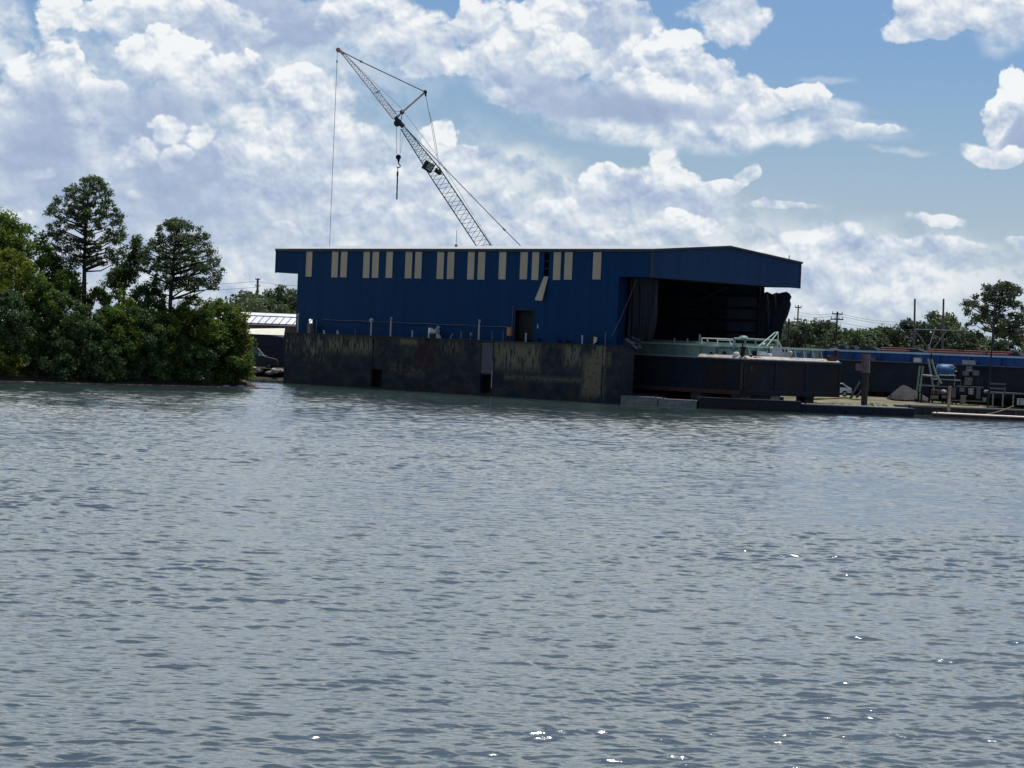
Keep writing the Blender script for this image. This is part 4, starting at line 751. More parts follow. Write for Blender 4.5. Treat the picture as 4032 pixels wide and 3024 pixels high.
PR = [(9, 4.2, M['leaf_far'], 42, 0, 0), (8, 3.6, M['leaf_fd'], 38, 0, 0), (10, 3.4, M['leaf_fd'], 36, 0, .12), (7, 4.6, M['leaf_far'], 44, 0, 0), (10, 3.6, M['leaf_far'], 22, 0, .35)]
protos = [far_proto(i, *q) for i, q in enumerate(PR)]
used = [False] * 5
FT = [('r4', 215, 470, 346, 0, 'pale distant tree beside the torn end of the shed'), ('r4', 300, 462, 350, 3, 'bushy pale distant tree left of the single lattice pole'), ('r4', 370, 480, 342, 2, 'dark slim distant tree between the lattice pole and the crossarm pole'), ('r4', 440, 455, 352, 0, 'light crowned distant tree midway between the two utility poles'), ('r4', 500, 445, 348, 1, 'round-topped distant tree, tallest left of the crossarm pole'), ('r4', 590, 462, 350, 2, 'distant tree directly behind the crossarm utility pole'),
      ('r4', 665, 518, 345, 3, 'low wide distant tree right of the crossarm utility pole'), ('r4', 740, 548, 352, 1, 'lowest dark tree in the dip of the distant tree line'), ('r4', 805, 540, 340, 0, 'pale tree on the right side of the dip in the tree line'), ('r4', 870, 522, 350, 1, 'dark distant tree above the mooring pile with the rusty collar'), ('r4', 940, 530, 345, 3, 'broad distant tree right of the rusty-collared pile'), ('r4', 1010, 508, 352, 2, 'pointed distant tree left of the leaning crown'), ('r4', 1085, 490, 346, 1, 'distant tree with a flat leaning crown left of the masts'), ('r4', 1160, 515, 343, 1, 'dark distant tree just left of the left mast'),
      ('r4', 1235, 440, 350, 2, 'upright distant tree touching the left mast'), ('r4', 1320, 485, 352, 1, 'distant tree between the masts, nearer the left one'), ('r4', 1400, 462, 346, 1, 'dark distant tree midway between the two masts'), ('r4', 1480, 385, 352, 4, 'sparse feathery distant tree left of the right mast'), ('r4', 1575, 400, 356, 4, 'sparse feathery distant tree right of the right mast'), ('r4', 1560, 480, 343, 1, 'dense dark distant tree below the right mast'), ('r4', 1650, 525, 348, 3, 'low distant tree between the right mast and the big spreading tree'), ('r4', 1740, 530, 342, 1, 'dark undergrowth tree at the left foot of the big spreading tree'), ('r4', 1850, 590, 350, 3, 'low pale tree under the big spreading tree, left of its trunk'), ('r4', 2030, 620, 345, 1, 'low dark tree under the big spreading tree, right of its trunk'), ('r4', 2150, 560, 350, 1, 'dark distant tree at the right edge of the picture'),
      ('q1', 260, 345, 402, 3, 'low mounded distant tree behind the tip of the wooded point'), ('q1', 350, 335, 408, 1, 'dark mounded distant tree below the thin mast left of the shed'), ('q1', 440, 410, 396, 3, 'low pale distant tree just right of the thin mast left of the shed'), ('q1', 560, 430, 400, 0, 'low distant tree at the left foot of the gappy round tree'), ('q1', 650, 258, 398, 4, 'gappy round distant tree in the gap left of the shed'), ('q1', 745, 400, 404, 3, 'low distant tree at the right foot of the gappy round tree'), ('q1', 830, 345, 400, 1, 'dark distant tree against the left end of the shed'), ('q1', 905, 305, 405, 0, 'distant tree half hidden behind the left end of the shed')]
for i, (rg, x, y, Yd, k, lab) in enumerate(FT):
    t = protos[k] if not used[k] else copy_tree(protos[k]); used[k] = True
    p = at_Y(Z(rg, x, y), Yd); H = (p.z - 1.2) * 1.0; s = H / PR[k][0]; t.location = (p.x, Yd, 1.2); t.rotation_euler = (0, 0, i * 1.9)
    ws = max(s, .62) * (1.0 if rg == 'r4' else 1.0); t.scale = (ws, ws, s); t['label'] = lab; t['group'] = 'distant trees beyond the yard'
shaped_tree('broadleaf_tree', 'big spreading tree with gaps in its crown near the right edge', 'tree', 'r4',
    [(125, 2020, 2130), (170, 1850, 2200), (230, 1790, 2210), (300, 1680, 2150), (330, 1680, 2300), (400, 1680, 2420), (480, 1660, 2460), (560, 1780, 2460), (600, 1820, 2400)], [(1950, 700), (1952, 560), (1968, 400), (2000, 220)], 330, 125, .72, 150, .36, M['leaf_fd'], None, .7, 21, 1.2, .24, .8, .72, .55, .45)

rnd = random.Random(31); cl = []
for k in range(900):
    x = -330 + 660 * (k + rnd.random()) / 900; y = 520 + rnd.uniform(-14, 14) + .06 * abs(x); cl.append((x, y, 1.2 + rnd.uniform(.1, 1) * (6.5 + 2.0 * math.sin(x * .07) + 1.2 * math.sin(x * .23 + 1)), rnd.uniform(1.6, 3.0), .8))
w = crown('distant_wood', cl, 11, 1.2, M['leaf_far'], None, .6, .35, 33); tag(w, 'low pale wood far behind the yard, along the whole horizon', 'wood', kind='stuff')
# ------------------------------------------------------------------ barge standing in the open end of the dock (dock frame)
def local(name, label, cat, x, y, z, group=None): return thing(name, label, cat, l2w((x, y, z)), -AX, group)
def barge_mat(name, blue, rust, grey, xr):
    m, nt, bs, lk = newmat(name); tc = N(nt, 'ShaderNodeTexCoord').outputs['Object']; sx = N(nt, 'ShaderNodeSeparateXYZ'); lk(tc, sx.inputs[0])
    f = noise(nt, lk, tc, .5, 8, .62, (1, 1, 1.5)); r = ramp(nt, [(.32, blue), (.68, grey)]); lk(f, r.inputs[0])
    st = noise(nt, lk, tc, .7, 8, .66, (1.3, 1, .35)); mr = N(nt, 'ShaderNodeMapRange', inp={'From Min': .45, 'From Max': .66}); lk(st, mr.inputs[0])
    bx = N(nt, 'ShaderNodeMapRange', interpolation_type='SMOOTHSTEP', inp={'From Min': 7.0, 'From Max': 1.0}); d = N(nt, 'ShaderNodeMath', operation='SUBTRACT', inp={1: xr}); lk(sx.outputs['X'], d.inputs[0]); ab = N(nt, 'ShaderNodeMath', operation='ABSOLUTE'); lk(d.outputs[0], ab.inputs[0]); lk(ab.outputs[0], bx.inputs[0])
    ma = N(nt, 'ShaderNodeMath', operation='MULTIPLY_ADD', inp={1: .55}); lk(bx.outputs[0], ma.inputs[0]); lk(mr.outputs[0], ma.inputs[2]); mm = N(nt, 'ShaderNodeMath', operation='MULTIPLY', inp={1: .62}); lk(ma.outputs[0], mm.inputs[0]); mm.use_clamp = True
    x = N(nt, 'ShaderNodeMix', data_type='RGBA'); lk(mm.outputs[0], x.inputs[0]); lk(r.outputs[0], x.inputs[6]); x.inputs[7].default_value = (*rust, 1); lk(x.outputs[2], bs.inputs['Base Color'])
    bs.inputs['Roughness'].default_value = .75; bs.inputs['Specular IOR Level'].default_value = .05
    h = noise(nt, lk, tc, .8, 5, .6); b = N(nt, 'ShaderNodeBump', inp={'Strength': .3, 'Distance': .15}); lk(h, b.inputs['Height']); lk(b.outputs[0], bs.inputs['Normal']); return m
YA = 6.0
xC, zc0 = on_b(Z('d', 1603, 854), YA); ZD = on_b(Z('q4', 1180, 712), YA)[1]; zb = (zc0 + on_b(Z('d', 1359, 839), YA)[1]) / 2
YF, zf_ = on_x(Z('d', 1813.5, 864), xC); WB = YF - YA
print('BARGE', xC, zc0, zb, 'ZD', ZD, on_x(Z('r4', 650, 826), xC), 'YF', YF, zf_)
BO = Vector((xC, YA, zb)); XL = -34.0
barge = local('hopper_barge', 'dark rust-streaked barge with pale green coaming, hauled out in the open end of the dock', 'barge', *BO)
M['bargeA'] = barge_mat('barge_plating', (.007, .015, .028), (.030, .019, .016), (.016, .026, .038), -2.0)
mb = MB(); mb.box(XL, xC, YA, YF, zb, ZD - .1); mb.build('hull', M['bargeA'], barge, BO)
mb = MB(); mb.box(XL, xC + .03, YA - .03, YF + .03, ZD - .1, ZD); mb.build('deck', M['deckp'], barge, BO)
x1 = on_b(Z('q4', 430, 690), YA)[0]; mb = MB(); mb.prism([(YA + .02, ZD + .004), (YA + .42, ZD + .004), (YA + .42, ZD + .30)], x1, xC - .1, 'x'); mb.build('sun_catch_wedge', M['deckp'], barge, BO); mb = MB(); mb.prism([(xC - .0, ZD + .004), (xC - .40, ZD + .004), (xC - .40, ZD + .28)], YA + .5, YF - .2, 'y'); mb.build('sun_catch_wedge', M['deckp'], barge, BO)  # wedges added along the deck edge, sloped to catch the sun
mb = MB(); mb.box(XL, xC + .1, YA - .1, YA - .003, ZD - .32, ZD - .1); mb.build('rub_rail', M['steel'], barge, BO)
mb = MB(); mb.box(xC + .003, xC + .1, YA, YF + .05, ZD - .32, ZD - .1); mb.build('rub_rail', M['steel'], barge, BO)
mb = MB(); mb.box(XL, xC - .2, YA - .05, YA - .003, zb + .02, zb + .42); mb.build('bilge_strake', M['rust'], barge, BO)
mb = MB(); mb.box(xC + .003, xC + .05, YA + .2, YF - .1, zb + .3, zb + .5); mb.build('bilge_strake', M['steel'], barge, BO)
for xx in (xC - .13,): mb = MB(); mb.box(xx - .12, xx + .12, YA - .08, YA - .003, zb + .45, ZD - .33); mb.build('frame_strip', M['rust'], barge, BO)
for yy in (YA + .2, YA + 5.0, YA + 9.8, YF - .2): mb = MB(); mb.box(xC + .003, xC + .07, yy - .1, yy + .1, zb + .53, ZD - .33); mb.build('frame_strip', M['steel'], barge, BO)
mb = MB()
for dx, dy in ((.3, 2.2), (.32, 4.6)): a = on_x(Z('q4', 1370, 880), xC); mb.box(xC + .003, xC + .02, a[0] - .08, a[0] + .1, a[1] - .25, a[1] + .2)
mb.build('stencil_mark', M['grey_steel'], barge, BO)
yc = YA + 1.4; xe = xC - 1.4; yf = YF - 1.4
CZ = on_b(Z('q4', 480, 462), yc)[1]; print('CZ', CZ, on_x(Z('q4', 1720, 515), xe), on_x(Z('r4', 440, 690), xe), yf)
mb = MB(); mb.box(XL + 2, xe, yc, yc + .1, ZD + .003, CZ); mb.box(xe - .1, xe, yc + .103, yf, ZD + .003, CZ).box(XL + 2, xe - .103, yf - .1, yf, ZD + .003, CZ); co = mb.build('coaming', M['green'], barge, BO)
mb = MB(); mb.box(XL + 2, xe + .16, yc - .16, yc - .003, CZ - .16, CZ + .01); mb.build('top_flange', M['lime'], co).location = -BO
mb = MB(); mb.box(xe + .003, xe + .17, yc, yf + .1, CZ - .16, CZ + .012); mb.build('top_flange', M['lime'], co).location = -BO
x1 = on_b(Z('q4', 485, 560), yc)[0]
for k in range(5): xx = x1 + (xe - x1 - .3) * k / 4; mb = MB(); mb.prism([(yc - .5, ZD + .003), (yc - .003, ZD + .003), (yc - .003, CZ - .17), (yc - .14, CZ - .17)], xx - .05, xx + .05, 'x'); mb.build('bracket', M['green'], co).location = -BO
for k in range(9): yy = yc + .8 + (yf - yc - 1.2) * k / 8; mb = MB(); mb.prism([(xe + .5, ZD + .003), (xe + .003, ZD + .003), (xe + .003, CZ - .17), (xe + .14, CZ - .17)], yy - .05, yy + .05, 'y'); mb.build('bracket', M['green'], co).location = -BO
for k in range(6): yy = yc + 1.5 + k * 1.75; mb = MB(); mb.box(xe + .003, xe + .02, yy, yy + .75, ZD + .25, CZ - .45); mb.build('recess', M['bluep'] if k > 3 else M['trim'], co).location = -BO
mb = MB(); mb.box(XL + 3, x1 - 1, yc + .5, yf - .5, CZ + .02, CZ + .26); mb.build('hatch_cover', M['green'], barge, BO)
# pipe rail across the end of the hopper, with the white handrail frame at its near corner
xp = xe - .8; pa, pb = on_x(Z('q4', 1060, 378), xp), on_x(Z('q4', 1815, 392), xp); RZ_ = (pa[1] + pb[1]) / 2
mb = MB(); mb.tube((xp, pa[0], RZ_), (xp, pb[0], RZ_), .11, .11, 8); rl = mb.build('pipe_rail', M['green'], barge, BO)
for k in range(5): yy = pa[0] + .1 + (pb[0] - pa[0] - .2) * k / 4; mb = MB(); mb.box(xp - .07, xp + .07, yy - .07, yy + .07, ZD + .1, RZ_ - .1); mb.build('stanchion', M['green'], rl).location = -BO
mb = MB(); a = on_x(Z('q4', 1225, 355), xp); mb.lathe((xp, a[0], RZ_ + .05), [(.5, 0), (.42, .18), (.2, .28)], 10); mb.build('hood', M['green'], rl).location = -BO
for k, px in enumerate((20, 250, 460)): a = on_b(Z('q4', px, 400), yc + .4); mb = MB(); mb.tube((a[0], yc + .4, CZ), (a[0], yc + .4, CZ + (.5, .5, .95)[k]), .09, .09); mb.build('stanchion', M['green'], co).location = -BO
def fr(name, label, cat, x, y, z, segs, r, mat, group=None):
    t = MB()
    for a, b in segs: t.tube(a, b, r, r, 6)
    o = t.build(name, mat); o.location = l2w((x, y, z)); o.rotation_euler = (0, 0, -AX); return tag(o, label, cat, group)
w0 = on_b(Z('q4', 500, 440), yc + .3); w1 = on_b(Z('q4', 1050, 450), yc + .3); L_ = w1[0] - w0[0]; hh = on_b(Z('q4', 520, 362), yc + .3)[1] - CZ
fr('handrail', 'white handrail frame on the green coaming of the barge', 'handrail', w0[0], yc + .3, CZ + .01, [((0, 0, 0), (0, 0, hh)), ((0, 0, hh), (L_, 0, hh)), ((L_, 0, 0), (L_, 0, hh)), ((L_ * .5, 0, 0), (L_ * .5, 0, hh)), ((L_ * .85, 0, hh), (L_ * .95, 0, 0)), ((L_ * .15, 0, hh * .97), (L_ * .2, 0, hh * .5)), ((L_ * .5, 0, hh * .8), (L_, 0, hh * .8))], .05, M['white'])
xa_ = xe - .1; A1 = on_x(Z('q4', 1625, 500), xa_); A2 = on_x(Z('q4', 1830, 258), xa_); A3 = on_x(Z('q4', 1890, 500), xa_); hA = A2[1] - CZ; dA = A2[0] - A1[0]
fr('lifting_frame', 'pale green A-frame standing on the coaming below the torn end of the shed', 'frame', xa_, A1[0], CZ, [((0, 0, 0), (0, dA, hA)), ((-.35, -.75, 0), (-.2, dA - .25, hA * .96)), ((0, dA, hA), (-.2, dA - .25, hA * .96)), ((0, dA, hA), (0, dA + .05, 0)), ((0, dA, hA * .45), (0, A3[0] - A1[0], 0)), ((0, dA * .5, hA * .5), (0, dA, hA * .42))], .065, M['lime'])
def dk(name, label, cat, px, pl, dims, mat, z=None, parts=(), group=None, end=False):
    """small gear: body from width, depth, height, plus parts; end=True: it stands on the end deck and faces along the dock"""
    if end: yy, zz = on_x(px, pl); loc = (pl, yy)
    else: xx, zz = on_b(px, pl); loc = (xx, pl)
    t = local(name, label, cat, *loc, (ZD if z is None else z) + .004, group); w, d, h = dims
    if end: t.rotation_euler = (0, 0, R(90) - AX)
    mb = MB(); mb.prism([(-w / 2, 0), (w / 2, 0), (w / 2, h * .85), (w / 2 - h * .15, h), (-w / 2 + h * .15, h), (-w / 2, h * .85)], -d / 2, d / 2); mb.build('body', mat, t)
    for nm, f, m2 in parts: mb = MB(); f(mb, w, d, h); mb.build(nm, m2, t)
    return t
lidf = lambda mb, w, d, h: mb.box(-w * .52, w * .52, -d * .52, d * .52, h + .003, h + .06)
wh = lambda mb, w, d, h: mb.lathe((0, -d / 2 - .02, h * .5), [(h * .3, -.06), (h * .3, 0)], 10, 'y')
dk('locker', 'green locker with a dark opening on the barge deck, below the white handrail', 'locker', Z('q4', 700, 650), YA + .85, (1.0, .6, 1.0), M['green'], parts=(('hatch', lambda mb, w, d, h: mb.box(-.16, .16, -d / 2 - .03, -d / 2 - .004, .05, .5), M['black']), ('lid', lidf, M['lime'])))
dk('valve_chest', 'grey-green valve chest on the barge deck right of the green locker', 'valve chest', Z('q4', 930, 660), YA + .85, (1.7, .6, .8), M['green'], parts=(('valve', wh, M['steel']), ('lid', lidf, M['green'])))
xd = xC - .75
dk('deck_box', 'bright white box on the barge deck, left of the round white drum', 'box', Z('q4', 1545, 690), xd, (1.0, .4, .35), M['white'], z=ZD + .35, parts=(('lid', lidf, M['white']), ('leg', lambda mb, w, d, h: mb.box(-.3, .3, -.1, .1, -.35, -.004), M['steel'])), end=True)
dk('panel_box', 'pale grey panel with dark gauges on the coaming, right of the A-frame', 'panel', Z('q4', 1860, 690), xe + .4, (2.9, .3, 1.3), M['pale'], parts=(('gauge', lambda mb, w, d, h: [mb.lathe((xx, -d / 2 - .03, h * .72), [(.14, 0), (.14, .03)], 10, 'y') for xx in (.3, .8)], M['black']),), end=True)
def rnd_thing(name, label, cat, px, pl, prof, mat, m2, end=False):
    if end: yy, zz = on_x(px, pl); loc = (pl, yy)
    else: xx, zz = on_b(px, pl); loc = (xx, pl)
    t = local(name, label, cat, *loc, ZD + .004); mb = MB(); mb.lathe((0, 0, 0), prof, 12); mb.build('body', mat, t); mb = MB(); mb.lathe((0, 0, prof[-1][1]), [(prof[-1][0] * .7, .0), (prof[-1][0] * .7, .08), (.05, .1)], 10); mb.build('cap', m2, t); return t
rnd_thing('drum', 'round white drum on the barge deck, left of the gauge panel', 'drum', Z('q4', 1670, 690), xd, [(.26, 0), (.28, .1), (.28, .5), (.22, .6)], M['white'], M['steel'], True)
rnd_thing('buoy', 'cream and orange buoy on the barge deck, left of the rusty corner', 'buoy', Z('q4', 1100, 690), YA + .4, [(.12, 0), (.30, .2), (.33, .42), (.2, .6)], M['cream'], M['orange'])
rnd_thing('bucket', 'small rusty bucket on the barge deck, just right of the rusty corner', 'bucket', Z('q4', 1345, 715), xC - .4, [(.16, 0), (.22, .35)], M['rust'], M['orange'], True)
rnd_thing('vent', 'white-topped deck vent right of the gauge panel', 'vent', Z('q4', 2045, 735), xC - .5, [(.09, 0), (.09, .55), (.2, .6), (.2, .8)], M['pale'], M['white'], True)
rnd_thing('gas_cylinder', 'cream gas cylinder standing by the rusty post at the far corner of the barge', 'cylinder', Z('q2', 75, 400), xC - .5, [(.14, 0), (.25, .08), (.25, .55), (.14, .62)], M['cream'], M['steel'], True)
t = local('capstan', 'dark upright capstan on the rusty corner of the barge', 'capstan', xC - .45, YA + .45, ZD + .004); mb = MB(); mb.lathe((0, 0, 0), [(.3, 0), (.22, .2), (.16, .5), (.2, .9), (.28, 1.0), (.28, 1.15)], 12); mb.build('barrel', M['black'], t); mb = MB(); mb.box(-.45, .4, -.3, .3, 0.002, .08); mb.build('base', M['rust'], t); mb = MB(); mb.tube((-.3, 0, .1), (-.1, 0, 1.5), .07); mb.build('lever', M['steel'], t)
t = local('towing_post', 'rusty towing post with a flat head at the far right corner of the barge', 'post', xC - .4, YF - .35, ZD + .004); mb = MB(); mb.box(-.16, .16, -.16, .16, 0, 1.2); mb.build('shaft', M['rust'], t); mb = MB(); mb.obox((0, -.3, 1.3), (.4, 1.2, .16), Matrix.Rotation(-.1, 3, 'X')); mb.build('head', M['pale'], t)
mb = MB(); mb.box(-.3, .3, -1.6, -.3, 0.0, .6); mb.build('chock', M['rust'], t)
for i, (px, w, lab, en) in enumerate(((Z('q4', 540, 660), 1.0, 'jumble of pale planks on the barge deck at the left end of the lit strip', False), (Z('q4', 1430, 700), .8, 'pale planks on the barge deck below the bright white box', True), (Z('q4', 2110, 745), 1.0, 'pale planks on the barge deck right of the gauge panel', True), (Z('r4', 470, 795), 1.2, 'pale planks on the barge deck near its far corner', True))):
    if en: yy, zz = on_x(px, xC - .4); t = local('planks', lab, 'planks', xC - .4, yy, ZD + .004, 'loose planks on the barge deck'); t.rotation_euler = (0, 0, R(90) - AX)
    else: xx, zz = on_b(px, YA + .45); t = local('planks', lab, 'planks', xx, YA + .45, ZD + .004, 'loose planks on the barge deck')
    r2 = random.Random(i)
    for k in range(4): mb = MB(); mb.obox((r2.uniform(-.2, .2), r2.uniform(-.15, .15), .03 + k * .065), (w * r2.uniform(.8, 1.4), .2, .05), Matrix.Rotation(r2.uniform(-.25, .25), 3, 'Z') @ Matrix.Rotation(r2.uniform(-.02, .02), 3, 'Y')); mb.build('plank', M['plank'], t)
kb = [('keel block under the far right corner of the barge', xC - 3.5, YF - 1.2, 'pile'), ('yellowish keel block under the barge end, left of the grass', xC - .9, on_x(Z('r4', 70, 1130), xC - .9)[0], 'wood'), ('dark keel block under the rusty corner of the barge', xC - .8, YA + .8, 'pile'), ('keel block under the barge near the dock mouth', xC - 6, YA + .8, 'pile')]
for lab, xx, yy, mt in kb:
    t = local('keel_block', lab, 'keel block', xx, yy, 0, 'keel blocks under the barge'); mb = MB(); mb.box(-.6, .6, -.7, .7, -.3, zb - .14); mb.build('block', M[mt], t); mb = MB(); mb.box(-.65, .65, -.75, .75, zb - .137, zb - .004); mb.build('cap', M[mt], t)
# white concrete float and low dark floats at the waterline
def floatbox(name, label, pl, pr, depth, Yl, Yr, h, mat, top, group=None, curb=True):
    A = at_Y(pl, Yl); B = at_Y(pr, Yr); A.z = B.z = 0; d = B - A; L = d.length; a = math.atan2(d.y, d.x); t = thing(name, label, 'float', A, a, group)
    mb = MB(); mb.box(0, L, 0, depth, -.5, h); mb.build('hull', mat, t); mb = MB(); mb.box(-.05, L + .05, -.05, depth + .05, h + .003, h + .10); mb.build('deck', top, t)
    n = max(2, int(L / 5)); 
    for k in range(n): mb = MB(); xx = .4 + (L - .8) * k / (n - 1); mb.lathe((xx, .3, h + .104), [(.07, 0), (.07, .22), (.12, .24), (.12, .3)], 8); mb.build('cleat', M['steel'], t)
    return t, L
floatbox('pontoon_float', 'left weathered pale concrete float at the waterline under the barge', Z('r3', 690, 1382), Z('r3', 980, 1400), 1.6, 230.2, 228.0, .72, M['conc'], M['conc'], 'pale concrete floats')
floatbox('pontoon_float', 'right weathered pale concrete float, darker and grimier, under the barge', Z('r3', 990, 1402), Z('r3', 1290, 1415), 1.6, 227.9, 226.4, .62, M['conc'], M['conc'], 'pale concrete floats')
floatbox('work_float', 'low black work float in shadow below the barge seam', Z('r3', 1310, 1425), Z('r4', 330, 1222), 3.0, 226.2, 226.0, .95, M['black'], M['steel'])
floatbox('mooring_float', 'long dark steel float with a grey rim at the water, below the rusty-collared pile', Z('r4', 335, 1225), Z('r4', 1280, 1270), 4.0, 226.6, 227.5, .72, M['steel'], M['grey_steel'])
floatbox('mooring_float', 'low rusty float with a bright plank edge in the bottom right of the yard', Z('r4', 1440, 1255), Z('r4', 2330, 1300), 3.5, 232.5, 230, .28, M['rust'], M['plank'])
# ------------------------------------------------------------------ second barge behind, with blue coaming
YB = 46.0
xb0, zb0 = on_b(Z('q2', 290, 1010), YB); print('B', xb0, zb0, [on_b(Z('r4', x, y), YB) for x, y in ((450, 705), (2212, 770), (2212, 800), (500, 770), (2212, 830))])
GZ = 1.2; BX0, BX1 = -30.0, 30.0
ct0 = on_b(Z('r4', 900, 715), YB - 0)[1]; cb0 = on_b(Z('r4', 900, 790), YB)[1]; hb = cb0
b2 = thing('hopper_barge', 'long dark grey barge with bright blue coaming standing on land behind the yard', 'barge', l2w((0, YB, 0)) + Vector((0, 0, GZ)), -AX); B2 = Vector((0, YB, GZ))
M['bargeB'] = barge_mat('second_barge_plating', (.014, .024, .040), (.034, .026, .026), (.026, .038, .055), 16.0)
mb = MB(); mb.box(BX0, BX1, YB, YB + 10.5, GZ + .55, hb - .12); mb.build('hull', M['bargeB'], b2, B2)
mb = MB(); mb.box(BX0, BX1 + .1, YB - .12, YB + 10.6, hb - .12, hb); mb.build('deck', M['grey_steel'], b2, B2)
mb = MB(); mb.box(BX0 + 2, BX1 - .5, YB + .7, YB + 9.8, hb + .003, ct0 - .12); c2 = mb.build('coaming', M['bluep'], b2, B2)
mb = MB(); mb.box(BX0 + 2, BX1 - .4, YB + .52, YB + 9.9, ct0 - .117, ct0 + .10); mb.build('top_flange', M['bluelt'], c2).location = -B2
for k in range(15): xx = BX0 + 3 + k * 4.0; mb = MB(); mb.box(xx - .06, xx + .06, YB + .45, YB + .697, hb + .003, ct0 - .12); mb.build('bracket', M['bluep'], c2).location = -B2
for k in range(8): xx = BX0 + 4 + k * 7.3; mb = MB(); mb.box(xx, xx + 2.2, YB - .06, YB - .004, hb - .62, hb - .36); mb.build('scupper', M['black'], b2, B2)
for k in range(10): xx = BX0 + 2 + k * 6.3; mb = MB(); mb.box(xx - .5, xx + .5, YB + .6, YB + 9.6, GZ, GZ + .547); mb.build('keel_block', M['pile'], b2, B2)
for i, (px, w, lab, mt) in enumerate(((Z('q2', 1790, 340), .55, 'cream box on the ledge of the blue barge, left of the green gantry', M['cream']), (Z('q3', 1050, 380), .5, 'left grey bundle on the ledge of the blue barge', M['pale']), (Z('q3', 1165, 380), .5, 'right grey bundle on the ledge of the blue barge', M['pale']), (Z('q2', 940, 290), .4, 'pale patch of rope on the ledge right of the rusty collar', M['grey_steel']))):
    x, zz = on_b(px, YB + .3); dk('deck_gear', lab, 'deck gear', px, YB + .3, (w * 1.6, .4, w * .8), mt, hb, parts=(('lid', lidf, mt),), group='gear on the ledge of the blue barge')
for i, (px, w, h, mt, lab) in enumerate(((Z('q2', 370, 120), 1.4, .55, M['black'], 'black humped tarpaulin on top of the blue coaming'), (Z('q2', 560, 125), 1.0, .5, M['black'], 'small black bundle on the blue coaming, left of the rusty-collared pile'), (Z('q2', 210, 110), .8, .3, M['black'], 'low black bundle at the green end of the blue coaming'), (Z('q2', 870, 130), 2.6, .55, M['black'], 'long black bundle with a pale top right of the rusty-collared pile'), (Z('q2', 1400, 150), 4.0, .5, M['redpipe'], 'stack of red pipes lying on the blue coaming left of the gantry'), (Z('q2', 1780, 180), 2.8, .4, M['black'], 'dark bundle on the blue coaming between the red pipe stacks'), (Z('q3', 640, 180), 4.2, .45, M['redpipe'], 'stack of red pipes on the blue coaming right of the gantry'), (Z('q3', 1180, 205), 3.4, .35, M['redpipe'], 'thinner stack of red pipes left of the tall thin mast'), (Z('q3', 1730, 230), 2.6, .35, M['redpipe'], 'stack of red pipes right of the tall thin mast'), (Z('q3', 2080, 230), 1.6, .5, M['black'], 'dark bundle on the blue coaming at the right edge of the picture'))):
    x, zz = on_b(px, YB + 2.2); t = local('pipe_stack' if mt is M['redpipe'] else 'bundle', lab, 'pipes' if mt is M['redpipe'] else 'bundle', x, YB + 2.2, ct0 + .105, 'loads lying on the blue coaming')
    if mt is M['redpipe']:
        for k in range(4): mb = MB(); mb.tube((-w / 2 - .1 * k, .3 * k - .45 if k < 3 else 0, .12 if k < 3 else .34), (w / 2 + .12 * k, .3 * k - .45 if k < 3 else 0, .12 if k < 3 else .34), .12, .12, 8); mb.build('pipe', mt, t)
    else:
        r2 = random.Random(i); mb = MB(); pts = [(-w / 2 + w * k / 8, h * (math.sin(math.pi * min(1, (k + .4) / 8.6)) ** .6) * r2.uniform(.75, 1)) for k in range(9)]; mb.prism([(-w / 2, 0)] + pts + [(w / 2, 0)], -.5, .5); mb.build('cover', mt, t); mb = MB(); mb.box(-w * .1, w * .12, -.52, .52, h * .9, h * 1.05); mb.build('strap', M['grey_steel'], t)
# ------------------------------------------------------------------ yard
def yard(name, label, cat, px, Y, z=None, group=None, rz=0.0):
    p = at_Y(px, Y); g = at_z(px, 1.2) if z is None else None
    p.z = 1.2 if z is None else z
    return thing(name, label, cat, p, rz, group)
def pile(name, label, foot, top, Y, zf, r, mat, collar=None):
    a = at_Y(foot, Y); b = at_Y(top, Y); a.z = zf; t = thing(name, label, 'pile', a); v = b - a; mb = MB(); mb.tube((0, 0, -1), v, r, r * .95, 12); mb.build('shaft', mat, t)
    if collar: mb = MB(); mb.tube(v - Vector((0, 0, 1.9)), v - Vector((0, 0, .0)), r * 1.35, r * 1.25, 12); mb.build('collar', collar, t); mb = MB(); mb.box(-r * 3.0, -r * 1.2, -.25, .25, v.z - 1.7, v.z - 1.0); mb.build('bracket', collar, t)
    else: mb = MB(); mb.tube(v, v + Vector((0, 0, .1)), r * 1.1, r * .9, 10); mb.build('cap', mat, t)
    return t
M['pinkrust'] = surf('pinkish_rust', (.12, .075, .07), (.20, .13, .12), 2, .8)
pile('mooring_pile', 'thick dark pile with a pinkish rusty collar, in front of the blue barge', Z('q2', 750, 1190), Z('q2', 790, 215), 236, .3, .33, M['pile'], M['pinkrust'])
pile('mooring_pile', 'shorter brown timber pile on the shore at the bottom right', Z('q3', 690, 1360), Z('q3', 715, 890), 236, .2, .17, M['wood'])
